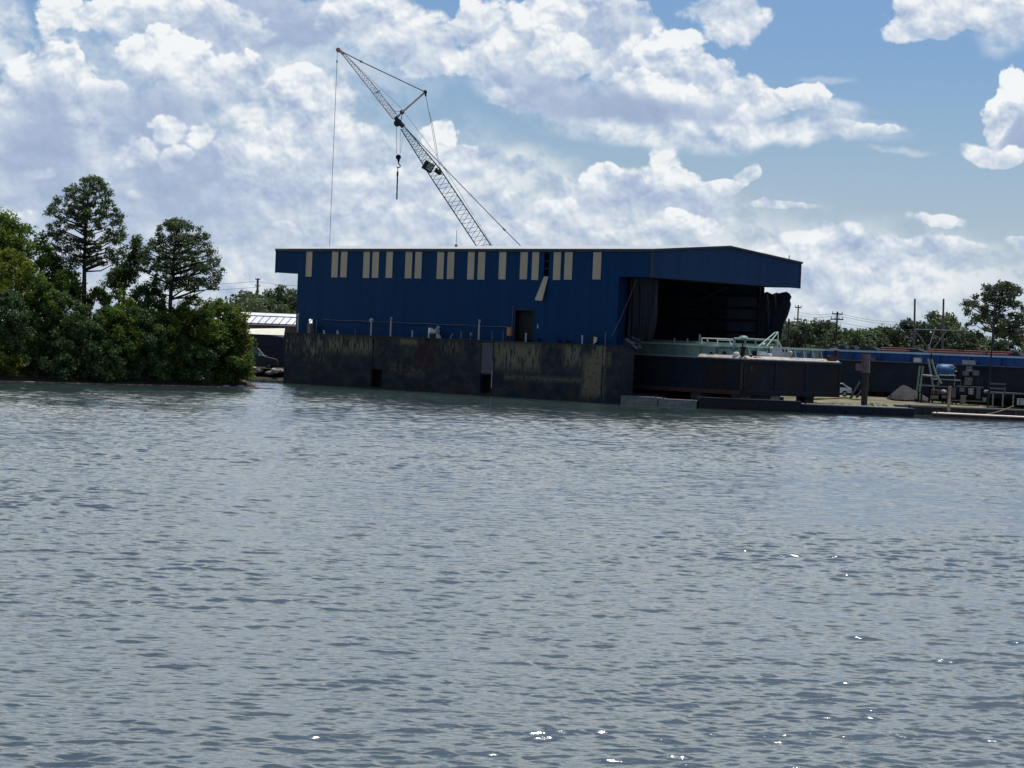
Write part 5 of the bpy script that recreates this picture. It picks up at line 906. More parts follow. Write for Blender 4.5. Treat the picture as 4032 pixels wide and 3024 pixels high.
# bulkhead along the right-hand shore with a plank cap
A = at_Y(Z('r4', 1130, 1180), 237.4); B = at_Y(Z('r4', 2400, 1190), 239.5); A.z = B.z = 0; d = B - A; t = thing('bulkhead', 'dark timber bulkhead with a pale plank cap along the right-hand shore', 'bulkhead', A, math.atan2(d.y, d.x)); L = d.length
mb = MB(); mb.box(0, L, 0, .3, -.6, .78); mb.build('wall', M['pile'], t); mb = MB(); mb.box(-.1, L, -.15, .6, .783, .92); mb.build('cap', M['conc'], t)
mb = MB(); mb.obox((3.2, .1, .99), (4.4, .5, .1), Matrix.Rotation(0, 3, 'Z')); o = mb.build('plank', M['plank'], t); o['label'] = 'bright bare plank on the cap'
for k in range(9): mb = MB(); mb.box(1 + k * 1.9, 1.25 + k * 1.9, -.22, -.003, -.6, .75); mb.build('timber', M['pile'], t)
a = at_Y(Z('q3', 1440, 1440), 235); b = at_Y(Z('q3', 2000, 1270), 238); mb = MB(); mb.path([a.lerp(b, k / 6) - a - Vector((0, 0, .12 * math.sin(k / 6 * math.pi))) for k in range(7)], .05, 5); o = mb.build('hawser', M['wood']); o.location = a; tag(o, 'thick mooring rope rising from the rusty float to the bulkhead', 'rope')
# gravel heap
p = at_Y(Z('q2', 1500, 1060), 258); t = thing('gravel_heap', 'grey gravel heap in front of the blue barge', 'gravel heap', (p.x, 258, 1.15)); mb = MB(); NA, NR = 40, 12; vs = [(0, 0, 0)]
pxm = FPX / 258 * 4.916; hh = (1060 - 770) / pxm; rl_, rr_ = 300 / pxm, 520 / pxm; r2 = random.Random(8); vs = []
for j in range(NR + 1):
    for i in range(NA):
        a = 2 * math.pi * i / NA; rr = (rr_ if math.cos(a) > 0 else rl_); u = j / NR; w = 1 + .06 * math.sin(3 * a + 1) + .04 * math.sin(7 * a)
        vs.append((math.cos(a) * rr * u * w, math.sin(a) * 2.6 * u * w, max(-.1, hh * (1 - u) ** .85 * (1 if u > .12 else .97) + r2.uniform(-.05, .05))))
mb.add(vs, [(j * NA + i, j * NA + (i + 1) % NA, (j + 1) * NA + (i + 1) % NA, (j + 1) * NA + i) for j in range(NR) for i in range(NA)], True); mb.build('mound', M['dirt'], t)
r2 = random.Random(12); mb = MB()
for k in range(26): a = r2.uniform(0, 6.28); q_ = stone((0, 0, 0), r2.uniform(.06, .16), 1.2, k); u = r2.uniform(.5, 1.05); ox, oy = math.cos(a) * u * (rr_ if math.cos(a) > 0 else rl_), math.sin(a) * 2.6 * u; mb.add([(x + ox, y + oy, z + max(0, hh * (1 - u))) for x, y, z in q_.v], q_.f, True)
o = mb.build('rubble', M['dirt'], t); o['kind'] = 'stuff'
# weeds and stones along the shore
def tuft(px, Y, w, h, lab, mat, seed, nm='weeds', cat='weeds'):
    p = at_Y(px, Y); t = thing(nm, lab, cat, (p.x, Y, .45), 0, 'weeds along the right-hand shore'); rnd = random.Random(seed); crown('leaves', [(rnd.uniform(-w, w), rnd.uniform(-.5, .5), h * rnd.uniform(.2, .8), h * .5, .8) for _ in range(int(5 + w * 3))], 260, .2, mat, t, .35, .3, seed); mb = MB()
    for k in range(5): xx = rnd.uniform(-w, w); mb.tube((xx, 0, -.2), (xx + .1, 0, h * .7), .02, .01, 4)
    mb.build('stem', M['bark'], t)
tuft(Z('q2', 120, 1160), 240.5, 2.2, .35, 'bright low grass under the right corner of the barge', M['leaf_y'], 1); tuft(Z('q2', 380, 1180), 239.5, 1.4, .35, 'dull grass left of the foot of the rusty-collared pile', M['leaf'], 2); tuft(Z('q2', 1010, 1190), 239, .9, .6, 'round weed clump right of the foot of the rusty-collared pile', M['leaf_d'], 3); tuft(Z('q2', 1300, 1190), 239, 1.1, .45, 'low dark weeds at the left end of the bulkhead', M['leaf_d'], 4); tuft(Z('r4', 350, 1140), 241, 1.6, .3, 'lime green grass patch behind the long dark float', M['leaf_y'], 5)
# white car behind the barge corner
p = at_Y(Z('q2', 380, 1000), 258); t = thing('car', 'white hatchback car showing its tail right of the barge corner', 'car', (p.x - 1.3, 258, 1.2), R(-8))
prof = [(-2.0, .35), (-2.05, .75), (-1.2, .95), (-.55, 1.42), (1.0, 1.45), (1.75, 1.0), (1.98, .85), (2.0, .4)]
mb = MB(); mb.prism(prof, -.82, .82); mb.build('body', M['white'], t); 
for y0, y1 in ((-.835, -.823), (.823, .835)): mb = MB(); mb.prism([(-.95, .98), (-.5, 1.33), (.95, 1.36), (1.5, 1.0)], y0, y1); mb.build('window', M['black'], t)

mb = MB(); mb.add([(1.10, -.7, 1.415), (1.10, .7, 1.415), (1.72, .7, 1.06), (1.72, -.7, 1.06)], [(0, 1, 2, 3)]); mb.build('rear_window', M['black'], t)
for xx in (-1.25, 1.25):
    for yy in (-.83, .83): mb = MB(); mb.lathe((xx, yy - .1, .32), [(.32, 0), (.32, .2)], 16, 'y'); w_ = mb.build('wheel', M['black'], t); mb = MB(); mb.lathe((xx, yy - .115, .32), [(.18, 0), (.18, .23)], 12, 'y'); mb.build('hub', M['pale'], w_)
for yy in (-.6, .6): mb = MB(); mb.box(1.96, 2.02, yy - .15, yy + .15, .75, .9); mb.build('tail_light', M['redpipe'], t)
mb = MB(); mb.box(1.9, 2.08, -.8, .8, .38, .55); mb.build('bumper', M['grey_steel'], t)
# dark loader bucket arm near the pile
p = at_Y(Z('q2', 590, 1000), 259); t = thing('scrap_plates', 'dark leaning steel plates left of the rusty-collared pile', 'steel plates', (p.x, 256, 1.15))
for k, (dx, ht, tl) in enumerate(((-.5, 2.0, .5), (.1, 1.5, .62), (.7, 1.7, .3))): mb = MB(); mb.obox((dx, .2 * k, ht * .42), (.12, 1.2, ht), Matrix.Rotation(tl, 3, 'Y')); mb.build('plate', M['steel'], t)
# green gantry and machine on a trestle
def post3(mb, a, b, r, Y, base, dy=0.0, n=6):
    A = at_Y(a, Y) - base; B = at_Y(b, Y) - base; A.y += dy; B.y += dy; mb.tube(A, B, r, r, n)
Yg = 252; base = at_Y(Z('q3', 150, 960), Yg); base.z = 1.15; t = thing('gantry', 'green pipe gantry with a slanting leg in front of the blue barge', 'gantry', base); G = M['gantry'] = surf('dull_green_pipe', (.15, .19, .16), (.23, .27, .22), 2, .6)
for k, (a, b) in enumerate((((178, 465), (110, 990)), ((345, 330), (445, 660)), ((445, 660), (545, 820)))): mb = MB(); post3(mb, Z('q3', *a), Z('q3', *b), .10, Yg, base); mb.build('leg', G, t)
mb = MB(); post3(mb, Z('q3', 150, 650), Z('q3', 480, 680), .11, Yg, base); mb.build('crossbar', G, t)
mb = MB(); post3(mb, Z('q3', 178, 465), Z('q3', 120, 970), .10, Yg, base, 2.0); post3(mb, Z('q3', 345, 330), Z('q3', 470, 985), .1, Yg, base, 2.0); mb.build('rear_leg', G, t)
mb = MB(); post3(mb, Z('q3', 345, 335), Z('q3', 345, 210), .08, Yg, base); mb.build('top_post', M['steel'], t)
base = at_Y(Z('q3', 640, 1000), 254); base.z = 1.15; t = thing('pump_trestle', 'grey trestle platform carrying the blue engine', 'trestle', base); q = lambda x, y, dy=0: at_Y(Z('q3', x, y), 254) - base + Vector((0, dy, 0))
a, b = q(120, 880), q(900, 850); zt_ = (a.z + b.z) / 2; mb = MB(); mb.box(a.x, b.x, 0, 2.2, zt_ - .14, zt_); mb.build('platform', M['grey_steel'], t)
for xx in (a.x + .2, a.x + 1.4, b.x - 1.3, b.x - .2):
    for yy in (.15, 2.05): mb = MB(); mb.box(xx - .09, xx + .09, yy - .09, yy + .09, -.2, zt_ - .143); mb.build('leg', M['steel'], t)
for (x0, y0, x1, y1) in ((375, 735, 560, 735), (560, 740, 980, 765), (500, 650, 830, 660)): mb = MB(); mb.tube(q(x0, y0), q(x1, y1), .06); mb.build('guard_rail', M['gantry'], t)
for x0 in (380, 500, 820, 950): mb = MB(); u = q(x0, 690); mb.tube((u.x, 0.05, zt_ + .003), (u.x, .05, q(x0, 650 if x0 in (500, 820) else 735).z), .06); mb.build('guard_post', M['gantry'], t)
c = q(700, 560, .9); tt = thing('engine', 'blue engine with a round fan end on the trestle', 'engine', base + Vector((c.x, c.y, zt_ + .004))); hz = c.z - zt_
M['engb'] = surf('engine_blue', (.02, .075, .19), (.04, .12, .26), 2, .5); mb = MB(); mb.lathe((-1.1, 0, hz), [(.25, -.15), (.62, 0), (.68, .5), (.68, 1.6), (.6, 1.7)], 16, 'x'); mb.build('casing', M['engb'], tt); mb = MB(); mb.lathe((.4, -.3, hz - .05), [(.52, -.25), (.62, -.2), (.62, .2)], 18, 'y'); fn = mb.build('fan', M['trim'], tt)
for k in range(6): a_ = k * 1.047; mb = MB(); mb.tube((.4, -.57, hz - .05), (.4 + .5 * math.cos(a_), -.57, hz - .05 + .5 * math.sin(a_)), .045, .07, 5); mb.build('blade', M['pale'], fn)
mb = MB(); mb.box(-1.0, .9, -.5, .5, 0, .35); mb.build('skid', M['trim'], tt)
# stacked white and grey boxes, tanks and drums right of the trestle
def bx(label, pa, pb, Y, d, mat, lidm=None, cat='box', name='crate', zf=None, group='boxes and tanks stacked right of the blue engine'):
    A = at_Y(pa, Y); B = at_Y(pb, Y); w = abs(B.x - A.x); h = abs(A.z - B.z); t = thing(name, label, cat, ((A.x + B.x) / 2, Y, min(A.z, B.z)), R(-6), group); mb = MB(); mb.box(-w / 2, w / 2, 0, d, 0, h * .9); mb.build('body', mat, t); mb = MB(); mb.box(-w / 2 - .04, w / 2 + .04, -.04, d + .04, h * .9 + .003, h); mb.build('lid', lidm or mat, t)
    for s_ in (-.3, .3): mb = MB(); mb.box(w * s_ - .04, w * s_ + .04, -.03, -.004, h * .1, h * .85); mb.build('batten', lidm or M['grey_steel'], t)
    return t
q3 = lambda x, y: Z('q3', x, y)
Ys = 253
base = at_Y(q3(1150, 1150), Ys); base.z = 1.15; t = thing('rack', 'two-level steel rack holding pale boxes, left of the tall thin mast', 'rack', base); q = lambda x, y: at_Y(q3(x, y), Ys) - base
for (y, x0, x1, mt) in ((865, 905, 1395, M['dull']), (665, 980, 1330, M['steel']), (1150, 740, 1350, M['conc'])): u, v = q(x0, y), q(x1, y); mb = MB(); mb.box(u.x, v.x, -.1, 1.5, u.z - .1, u.z); mb.build('shelf', mt, t)
for x0 in (1010, 1170, 1385): u, v = q(x0, 460), q(x0, 1200); mb = MB(); mb.box(u.x - .07, u.x + .07, .75, .9, -.2, u.z if x0 != 1385 else q(0, 640).z); mb.build('upright', M['steel'], t)
bx('topmost small pale box on the rack', q3(1065, 520), q3(1170, 475), Ys, .8, M['dull'], name='box'); bx('white slab box below the topmost one on the rack', q3(1060, 570), q3(1170, 533), Ys + .1, .8, M['pale'], name='box')
bx('left pale crate on the upper shelf of the rack', q3(985, 655), q3(1105, 575), Ys, .9, M['dull']); bx('right pale crate on the upper shelf of the rack', q3(1180, 655), q3(1310, 565), Ys, .9, M['dull'])
bx('greyish crate in the middle of the rack, just above the pale shelf', q3(1015, 845), q3(1160, 775), Ys, .9, M['conc'], M['dull']); bx('greyish white crate on the lower one in the middle of the rack', q3(1025, 765), q3(1175, 692), Ys, .9, M['dull'], M['conc'])
bx('dark slatted crate on the right of the middle shelf', q3(1185, 850), q3(1385, 690), Ys + .2, .9, M['trim'], M['steel']); bx('left white tank under the pale shelf', q3(920, 985), q3(1015, 900), Ys - .3, .7, M['dull'], name='tank', cat='tank'); bx('bright white tank in the middle under the pale shelf', q3(1095, 1035), q3(1195, 920), Ys - .4, .7, M['pale'], name='tank', cat='tank')
bx('grey ribbed tank on the right under the pale shelf', q3(1250, 1130), q3(1340, 915), Ys - .2, .7, M['grey_steel'], M['dull'], name='tank', cat='tank'); bx('grey upright tank left of the white ones, behind the brown pile', q3(755, 1110), q3(840, 925), Ys - .2, .7, M['grey_steel'], M['conc'], name='tank', cat='tank'); bx('yellowish crate on the ground in the middle of the stacks', q3(945, 1210), q3(1045, 1065), 247, .8, M['wood'], M['conc']); bx('small green crate at the foot of the tall thin mast', q3(1385, 1190), q3(1455, 1115), 247, .6, M['gantry'])
bx('brown bin between the gantry and the brown pile', q3(355, 1040), q3(520, 950), 251, .9, M['rust'], M['wood'], name='bin', cat='bin'); bx('light concrete block lying left of the brown pile', q3(340, 1130), q3(490, 1075), 249, .8, M['conc']); bx('pale block just left of the brown pile, raised', q3(560, 1115), q3(650, 1070), 249, .6, M['conc']); bx('hut-like pale box at the right edge of the shore', q3(2095, 1250), q3(2260, 1130), 242, 1.2, M['pale'], M['conc'], name='hut', cat='hut')
for i, (x, y, r, l) in enumerate(((590, 985, .35, 'round pale float leaning near the brown pile'), (1455, 985, .28, 'round pale float right of the rack'))):
    p = at_Y(q3(x, y), 252); o = stone(p, r, 1.0, 50 + i).build('buoy', M['dull']); o.location = p; tag(o, l, 'buoy')
# benches and trestles below the second barge
base = at_Y(q3(1700, 1200), 250); base.z = 1.15; t = thing('work_platform', 'grey work platform on thin legs in the dark right of the mast', 'platform', base); q = lambda x, y: at_Y(q3(x, y), 250) - base
u, v = q(1530, 1000), q(2210, 985); mb = MB(); mb.box(u.x, v.x + 2, 0, 3, u.z - .1, u.z + .06); mb.build('deck', M['grey_steel'], t)
for x0 in (1590, 1790, 2000): mb = MB(); w_ = q(x0, 1100); mb.box(w_.x - .07, w_.x + .07, .05, .19, -.2, u.z - .103); mb.build('leg', M['gantry'], t)
for y in (820, 915): u, v = q(1525, y), q(1850, y + 15); mb = MB(); mb.box(u.x, v.x, .05, .2, u.z - .09, u.z + .09); mb.build('rail', M['grey_steel'], t)
for x0 in (1540, 1835): mb = MB(); w_ = q(x0, 900); mb.box(w_.x - .05, w_.x + .05, .203, .3, q(0, 1000).z + .065, q(0, 815).z); mb.build('rail_post', M['grey_steel'], t)
# ladder-like yellowish hook lying by the mast
base = at_Y(q3(1600, 460), 257); t = thing('cable_reel', 'rust-brown cable reel leaning on the blue coaming right of the mast', 'reel', base); mb = MB(); mb.lathe((.5, 0, .3), [(.75, -.3), (.75, -.24), (.3, -.24), (.3, .24), (.75, .24), (.75, .3)], 16, 'x'); mb.build('drum', M['wood'], t)
# poles and masts
def mast(label, foot, top, Y, r, mat, zf=1.2, name='mast', group=None, arms=()):
    b = at_Y(top, Y); a = at_Y(foot, Y); a.z = zf; t = thing(name, label, 'mast' if name == 'mast' else 'utility pole', a, 0, group); mb = MB(); mb.tube((0, 0, -.3), b - a, r, r * .75, 8); mb.build('shaft', mat, t)
    for (h, w, n) in arms:
        P = (b - a) * h; mb = MB(); mb.box(P.x - w, P.x + w, P.y - .09, P.y + .09, P.z - .09, P.z + .09); ar = mb.build('crossarm', mat, t)
        for k in range(n): mb = MB(); xx = P.x - w * .9 + 1.8 * w * k / (n - 1); mb.tube((xx, P.y, P.z + .09), (xx, P.y, P.z + .36), .05); mb.build('insulator', M['grey_steel'], ar)
    if not arms: mb = MB(); mb.tube(b - a, (b - a) + Vector((0, 0, .15)), r * .9, r * .5, 8); mb.build('cap', mat, t)
    return t
M['mastp'] = surf('brown_steel_mast', (.07, .05, .06), (.12, .09, .10), 1, .7)
mast('left of the two thick brown masts above the tree line', Z('r4', 1292, 720), Z('r4', 1291, 280), 300, .16, M['mastp'], group='pair of thick masts'); mast('right of the two thick brown masts above the tree line', Z('r4', 1528, 720), Z('r4', 1533, 280), 300, .16, M['mastp'], group='pair of thick masts')
mast('tall thin dark mast leaning slightly, in front of the big spreading tree', Z('q3', 1490, 1190), Z('r4', 1965, 310), 249, .11, M['trim'])
up = mast('wooden utility pole with several crossarms right of the shed', Z('r4', 612, 700), Z('r4', 638, 380), 335, .17, M['bark'], name='utility_pole', arms=((.97, .75, 3), (.90, .9, 4), (.72, .6, 2)))
mast('thin lattice-like pole with short arms nearest the right end of the shed', Z('r4', 290, 700), Z('r4', 308, 325), 370, .15, M['grey_steel'], name='utility_pole', arms=((.97, .5, 2), (.82, .6, 2)))
mast('thin pole in the gap between the wooded point and the shed', Z('q1', 385, 620), Z('q1', 390, 155), 470, .30, M['grey_steel'], name='utility_pole', arms=((.985, .5, 2), (.90, .5, 2)))
mast('short dark pole below the torn siding of the shed', Z('r4', 215, 700), Z('r4', 228, 450), 300, .16, M['trim']); mast('thin dark pole between the two utility poles', Z('r4', 365, 700), Z('r4', 370, 500), 305, .13, M['trim']); mast('short dark pole half way to the crossarm pole', Z('r4', 530, 700), Z('r4', 535, 580), 305, .13, M['trim'])
def wire(label, a, b, sag, r=.028, n=14, grp='power lines'):
    mb = MB(); pts = [a.lerp(b, k / n) - a - Vector((0, 0, sag * math.sin(math.pi * k / n))) for k in range(n + 1)]; mb.path(pts, r, 4); o = mb.build('power_line', M['wire']); o.location = a; tag(o, label, 'power line', grp)
P1 = lambda y: at_Y(Z('r4', 636, y), 335)
for i, (y0, yl, yr, l, r_) in enumerate(((392, 382, 440, 'topmost power line left of the crossarm pole', 'topmost power line right of the crossarm pole'), (410, 408, 462, 'middle power line left of the crossarm pole', 'middle power line right of the crossarm pole'), (465, 435, 500, 'lowest power line left of the crossarm pole', 'lowest power line right of the crossarm pole'))):
    wire(l, at_Y(Z('r4', 306, yl), 370), P1(y0), .35); wire(r_, P1(y0), at_Y(Z('r4', 1420, yr + 20), 330), .6)
wire('upper power line left of the shed', at_Y(Z('q1', -700, 230), 490), at_Y(Z('q1', 388, 195), 470), .3, .035); wire('lower power line left of the shed', at_Y(Z('q1', -700, 305), 490), at_Y(Z('q1', 388, 272), 470), .3, .035); wire('power line running behind the left end of the shed', at_Y(Z('q1', 388, 200), 470), at_Y(Z('q1', 1300, 250), 480), .4, .035)
# grey pipe tripod in front of the trees
base = at_Y(Z('r4', 1415, 720), 285); base.z = 1.2; t = thing('pipe_tripod', 'thin grey pipe tripod standing before the trees between the masts', 'tripod', base); q = lambda x, y, dy=0: at_Y(Z('r4', x, y), 285) - base + Vector((0, dy, 0))
for (a, b, dy) in (((1290, 530), (1425, 720), 0), ((1560, 540), (1425, 720), 0), ((1400, 710), (1480, 520), 1.5)): mb = MB(); mb.tube(q(*a), q(*b, dy), .06); mb.build('leg', M['grey_steel'], t)
mb = MB(); mb.tube(q(1290, 530), q(1690, 540), .05); mb.build('crossbar', M['grey_steel'], t); mb = MB(); mb.tube(q(1425, 720), Vector((0, 0, -.1)), .07); mb.build('stem', M['grey_steel'], t)
# ------------------------------------------------------------------ the gap left of the dock
q1 = lambda x, y: Z('q1', x, y)
Yw = 300; A = at_Y(q1(60, 900), Yw); B = at_Y(q1(900, 925), Yw); base = Vector((A.x, Yw, 1.2)); t = thing('covered_barge', 'dark ribbed barge side with white lattice covers in the gap left of the shed', 'barge', base); L = B.x - A.x + 14; zt_ = at_Y(q1(500, 905), Yw).z - 1.2
M['lattice'] = clad('white_lattice_cover', (.60, .60, .62), (.74, .74, .76), .8, 'X', .6)
mb = MB()
for k in range(6): z0 = -.3 + (zt_ + .3) * k / 6; mb.box(0, L, .06 * (k % 2), .6, z0, z0 + (zt_ + .3) / 6 - .004)
mb.build('ribbed_side', M['trim'], t); mb = MB(); mb.box(0, L, .7, 12, -.2, zt_ - .05); mb.build('hull', M['steel'], t)
c0, c1 = at_Y(q1(280, 850), 303) - base, at_Y(q1(765, 900), 303) - base
mb = MB(); mb.add([(c0.x - 3, .3, c0.z - .25), (c1.x, .0, c1.z - .35), (c1.x, 1.5, c1.z + .75), (c0.x - 3, 1.6, c0.z + .05)], [(0, 1, 2, 3)]); mb.add([(c0.x - 3, .3, c0.z - .33), (c1.x, .0, c1.z - .43), (c1.x, 1.5, c1.z + .67), (c0.x - 3, 1.6, c0.z - .03)], [(3, 2, 1, 0)]); mb.build('cream_sheet', M['cream'], t)
Yc = 322; A = at_Y(q1(200, 700), Yc); B = at_Y(q1(900, 700), Yc); zr = at_Y(q1(500, 628), Yc).z; ze = at_Y(q1(500, 775), Yc - 3).z
base = Vector((A.x, Yc - 3, 1.2)); t = thing('long_shed', 'long low shed with a bright white braced roof beyond the gap', 'shed', base); L = B.x - A.x + 16
mb = MB(); mb.box(-4, L, .3, 6, -.2, ze - 1.3); mb.build('wall', surf('rust_brown_wall', (.09, .05, .045), (.15, .085, .07), .8, .8), t)
mb = MB(); mb.prism([(0, ze - 1.25), (3, zr - 1.2), (6, ze - 1.25), (6, ze - 1.15), (3, zr - 1.1), (0, ze - 1.15)], -4, L, 'x'); rf2 = mb.build('roof', M['lattice'], t)
for k in range(26): x0 = -3.5 + k * .95; mb = MB(); mb.tube((x0, -.02, ze - 1.1), (x0 + .7, 2.1, ze - 1.1 + (zr - ze) * .7), .045, .045, 4); mb.build('brace', M['steel'], rf2)
for f_ in (.02, .7): mb = MB(); mb.tube((-4, 3 * f_, ze - 1.07 + (zr - ze) * f_), (L, 3 * f_, ze - 1.07 + (zr - ze) * f_), .07, .07, 4); mb.build('purlin', M['steel'], rf2)
Yh = 345; A = at_Y(q1(280, 600), Yh); B = at_Y(q1(900, 600), Yh); t = thing('hedge', 'dull olive hedge behind the white-roofed shed', 'hedge', (A.x, Yh, 1.2)); L = B.x - A.x; zz = at_Y(q1(600, 520), Yh).z - 1.2; r2 = random.Random(6); crown('leaves', [(r2.uniform(-6, L + 4), r2.uniform(-1.2, 1.2), r2.uniform(.2, 1) * zz, 1.0, .8) for _ in range(90)], 90, .4, M['leaf_far'], t, .6, .3, 77); mb = MB()
for k in range(12): mb.tube((k * L / 12, 0, -.2), (k * L / 12 + .3, 0, zz * .8), .07, .03, 5)
mb.build('stem', M['bark'], t)
# pickup truck
Yp = 290; p = at_Y(q1(330, 1330), Yp); t = thing('pickup_truck', 'dark pickup truck with greenish windows parked in the gap left of the dock', 'pickup truck', (p.x, Yp, 1.1)); k_ = Yp / FPX / 3.386
sx_ = lambda x: (x - 330) * k_; sz_ = lambda y: (1330 - y) * k_
M['truckp'] = surf('dark_truck_paint', (.010, .012, .018), (.016, .019, .026), 1, .3, spec=.5)
mb = MB(); mb.prism([(sx_(60), .45), (sx_(60), sz_(1165)), (sx_(500), sz_(1168)), (sx_(640), sz_(1195)), (sx_(655), sz_(1230)), (sx_(655), .45)], -.95, .95); mb.build('body', M['truckp'], t)
mb = MB(); mb.prism([(sx_(150), sz_(1164)), (sx_(170), sz_(1062)), (sx_(385), sz_(1062)), (sx_(480), sz_(1164))], -.85, .85); cb_ = mb.build('cab', M['truckp'], t)
for a in ([(215, 1155), (222, 1076), (285, 1074), (285, 1155)], [(297, 1155), (297, 1074), (380, 1074), (392, 1100), (392, 1155)]): mb = MB(); mb.prism([(sx_(x), sz_(y)) for x, y in a], -.875, -.853); mb.build('window', M['glass'], cb_)
mb = MB(); mb.add([(sx_(400), -.80, sz_(1090)), (sx_(400), .80, sz_(1090)), (sx_(478), .84, sz_(1158)), (sx_(478), -.84, sz_(1158))], [(0, 1, 2, 3)]); mb.add([(sx_(398), -.856, sz_(1100)), (sx_(470), -.856, sz_(1158)), (sx_(400), -.856, sz_(1158))], [(0, 1, 2)]); mb.build('windscreen', surf('windscreen_glass', (.30, .42, .46), (.38, .50, .54), 2, .1, spec=.6), cb_)
mb = MB(); mb.box(sx_(485), sx_(512), -1.15, -.96, sz_(1172), sz_(1145)); mb.build('mirror', M['pale'], t)
for xx in (sx_(190), sx_(545)):
    for yy in (-.96, .78): mb = MB(); mb.lathe((xx, yy, .42), [(.42, 0), (.42, .2)], 16, 'y'); w_ = mb.build('wheel', M['black'], t); mb = MB(); mb.lathe((xx, yy - .02, .42), [(.24, 0), (.24, .24)], 10, 'y'); mb.build('hub', M['grey_steel'], w_)
for i, (x, y, r, l) in enumerate(((270, 1385, .45, 'pale flat stone on the bank below the pickup door'), (410, 1383, .42, 'pale rounded stone on the bank below the pickup bonnet'), (620, 1390, .5, 'pale stone on the bank beside the left end of the dock'), (545, 1415, .35, 'grey stone low on the bank between two paler ones'), (690, 1385, .3, 'small stone touching the left end of the dock'), (340, 1350, .3, 'small dark-sided stone under the pickup wheel'))):
    p = at_Y(q1(x, y), 285.2); o = stone(p, r, 1.7, 80 + i).build('stone', M['rock']); o.location = (p.x, p.y, max(.1, p.z)); o.rotation_euler = (0, 0, i); tag(o, l, 'stone', 'stones on the bank below the pickup')
# ------------------------------------------------------------------ crawler crane behind the shed
YC = 300.0; r5 = lambda x, y, dy=0: at_Y(Z('r5', x, y), YC) + Vector((0, dy, 0))
hb_ = (r5(655, 690)); btm = (r5(1278, 1612)); dr = (btm - hb_).normalized(); foot = btm + dr * ((btm.z - 3.0) / -dr.z); base = Vector((foot.x + 1.2, YC, 1.2))
crane = thing('crawler_crane', 'lattice boom crane with a reddish jib rising behind the shed', 'crane', base)
def lat(name, A, B, wA, wB, mat, nb, rc, rl, tA=None, parent=crane):
    A = A - base; B = B - base; d = (B - A).normalized(); side = Vector((0, 1, 0)); up_ = side.cross(d).normalized(); mb = MB(); Cs = []
    for s in (0, 1):
        w = wA if s == 0 else wB; P = A if s == 0 else B; Cs.append([P + up_ * (i * w / 2) + side * (j * w / 2) for i, j in ((-1, -1), (1, -1), (1, 1), (-1, 1))])
    for k in range(4): mb.tube(Cs[0][k], Cs[1][k], rc, rc, 6)
    for n in range(nb):
        for k in range(4):
            k2 = (k + 1) % 4; f0, f1 = n / nb, (n + 1) / nb
            a = Cs[0][k].lerp(Cs[1][k], f0); b = Cs[0][k2].lerp(Cs[1][k2], (f0 + f1) / 2); c = Cs[0][k].lerp(Cs[1][k], f1); mb.tube(a, b, rl, rl, 4, False); mb.tube(b, c, rl, rl, 4, False)
    return mb.build(name, mat, parent)
wide = (r5(1335, 1612) - r5(1215, 1612)).length * .82; kn = r5(905, 1035)
lat('boom_tip_section', hb_, kn, .55, wide * .95, M['boomp'], 9, .062, .035); lat('boom', kn, foot, wide * .95, wide, M['boomp'], 22, .066, .034)
mb = MB(); a = r5(598, 610) - base; b = r5(660, 680) - base
for dy in (-.32, .32): mb.tube(a + Vector((0, dy, 0)), b + Vector((0, dy, 0)), .26, .3, 8)
hd = mb.build('boom_head', M['trim'], crane); mb = MB(); mb.lathe(r5(612, 655) - base - Vector((0, .3, 0)), [(.42, 0), (.42, .6)], 14, 'y'); mb.build('sheave', M['trim'], hd)
lat('jib', r5(598, 608), r5(400, 355), .75, .75, M['jibp'], 8, .05, .03); lat('jib_tip_section', r5(400, 355), r5(180, 100), .75, .22, M['jibp'], 7, .05, .03)
mb = MB(); mb.tube(r5(200, 120) - base, r5(158, 82) - base, .24, .18, 8); mb.lathe(r5(160, 92) - base - Vector((0, .15, 0)), [(.3, 0), (.3, .3)], 12, 'y'); mb.build('jib_head', M['jibp'], crane)
mb = MB(); a = r5(440, 428) - base; b = r5(482, 403) - base; mb.tube(a, b, .06); mb.build('jib_stay', M['steel'], crane)
mb = MB()
for dy in (-.35, .35): mb.tube(r5(648, 572, dy) - base, r5(822, 420, dy) - base, .10, .10, 6)
jm = mb.build('jib_mast', M['jibp'], crane); mb = MB(); mb.lathe(r5(828, 415) - base - Vector((0, .35, 0)), [(.24, 0), (.24, .7)], 12, 'y'); mb.tube(r5(828, 415) - base, r5(833, 448) - base, .12); mb.build('sheave', M['trim'], jm); mb = MB(); mb.lathe(r5(650, 570) - base - Vector((0, .35, 0)), [(.27, 0), (.27, .7)], 12, 'y'); mb.build('hinge', M['rust'], jm)
mb = MB(); mb.tube(r5(612, 610) - base, r5(648, 572) - base, .16, .12); mb.tube(r5(570, 556) - base, r5(640, 566) - base, .05); mb.tube(r5(650, 590) - base, r5(640, 640) - base, .06); mb.build('mast_bracket', M['jibp'], crane)
def line(name, pts, r, mat, dys=(-.3, .3)):
    mb = MB()
    for dy in dys: mb.path([r5(x, y, dy) - base for x, y in pts], r, 5)
    return mb.build(name, mat, crane)
line('jib_backstay', [(824, 412), (335, 180), (195, 108)], .045, M['wire']); line('jib_forestay', [(834, 445), (850, 540), (880, 640), (925, 900)], .026, M['wire']); line('jib_forestay', [(834, 445), (870, 640), (905, 850), (945, 1010)], .026, M['wire'], (0,))
line('boom_pendant', [(665, 678), (980, 1002), (1435, 1470), (1570, 1605)], .052, M['pend']); line('hoist_rope', [(200, 112), (520, 420), (640, 535), (900, 880), (1000, 1040), (1355, 1612)], .022, M['wire'], (0,))
mb = MB()
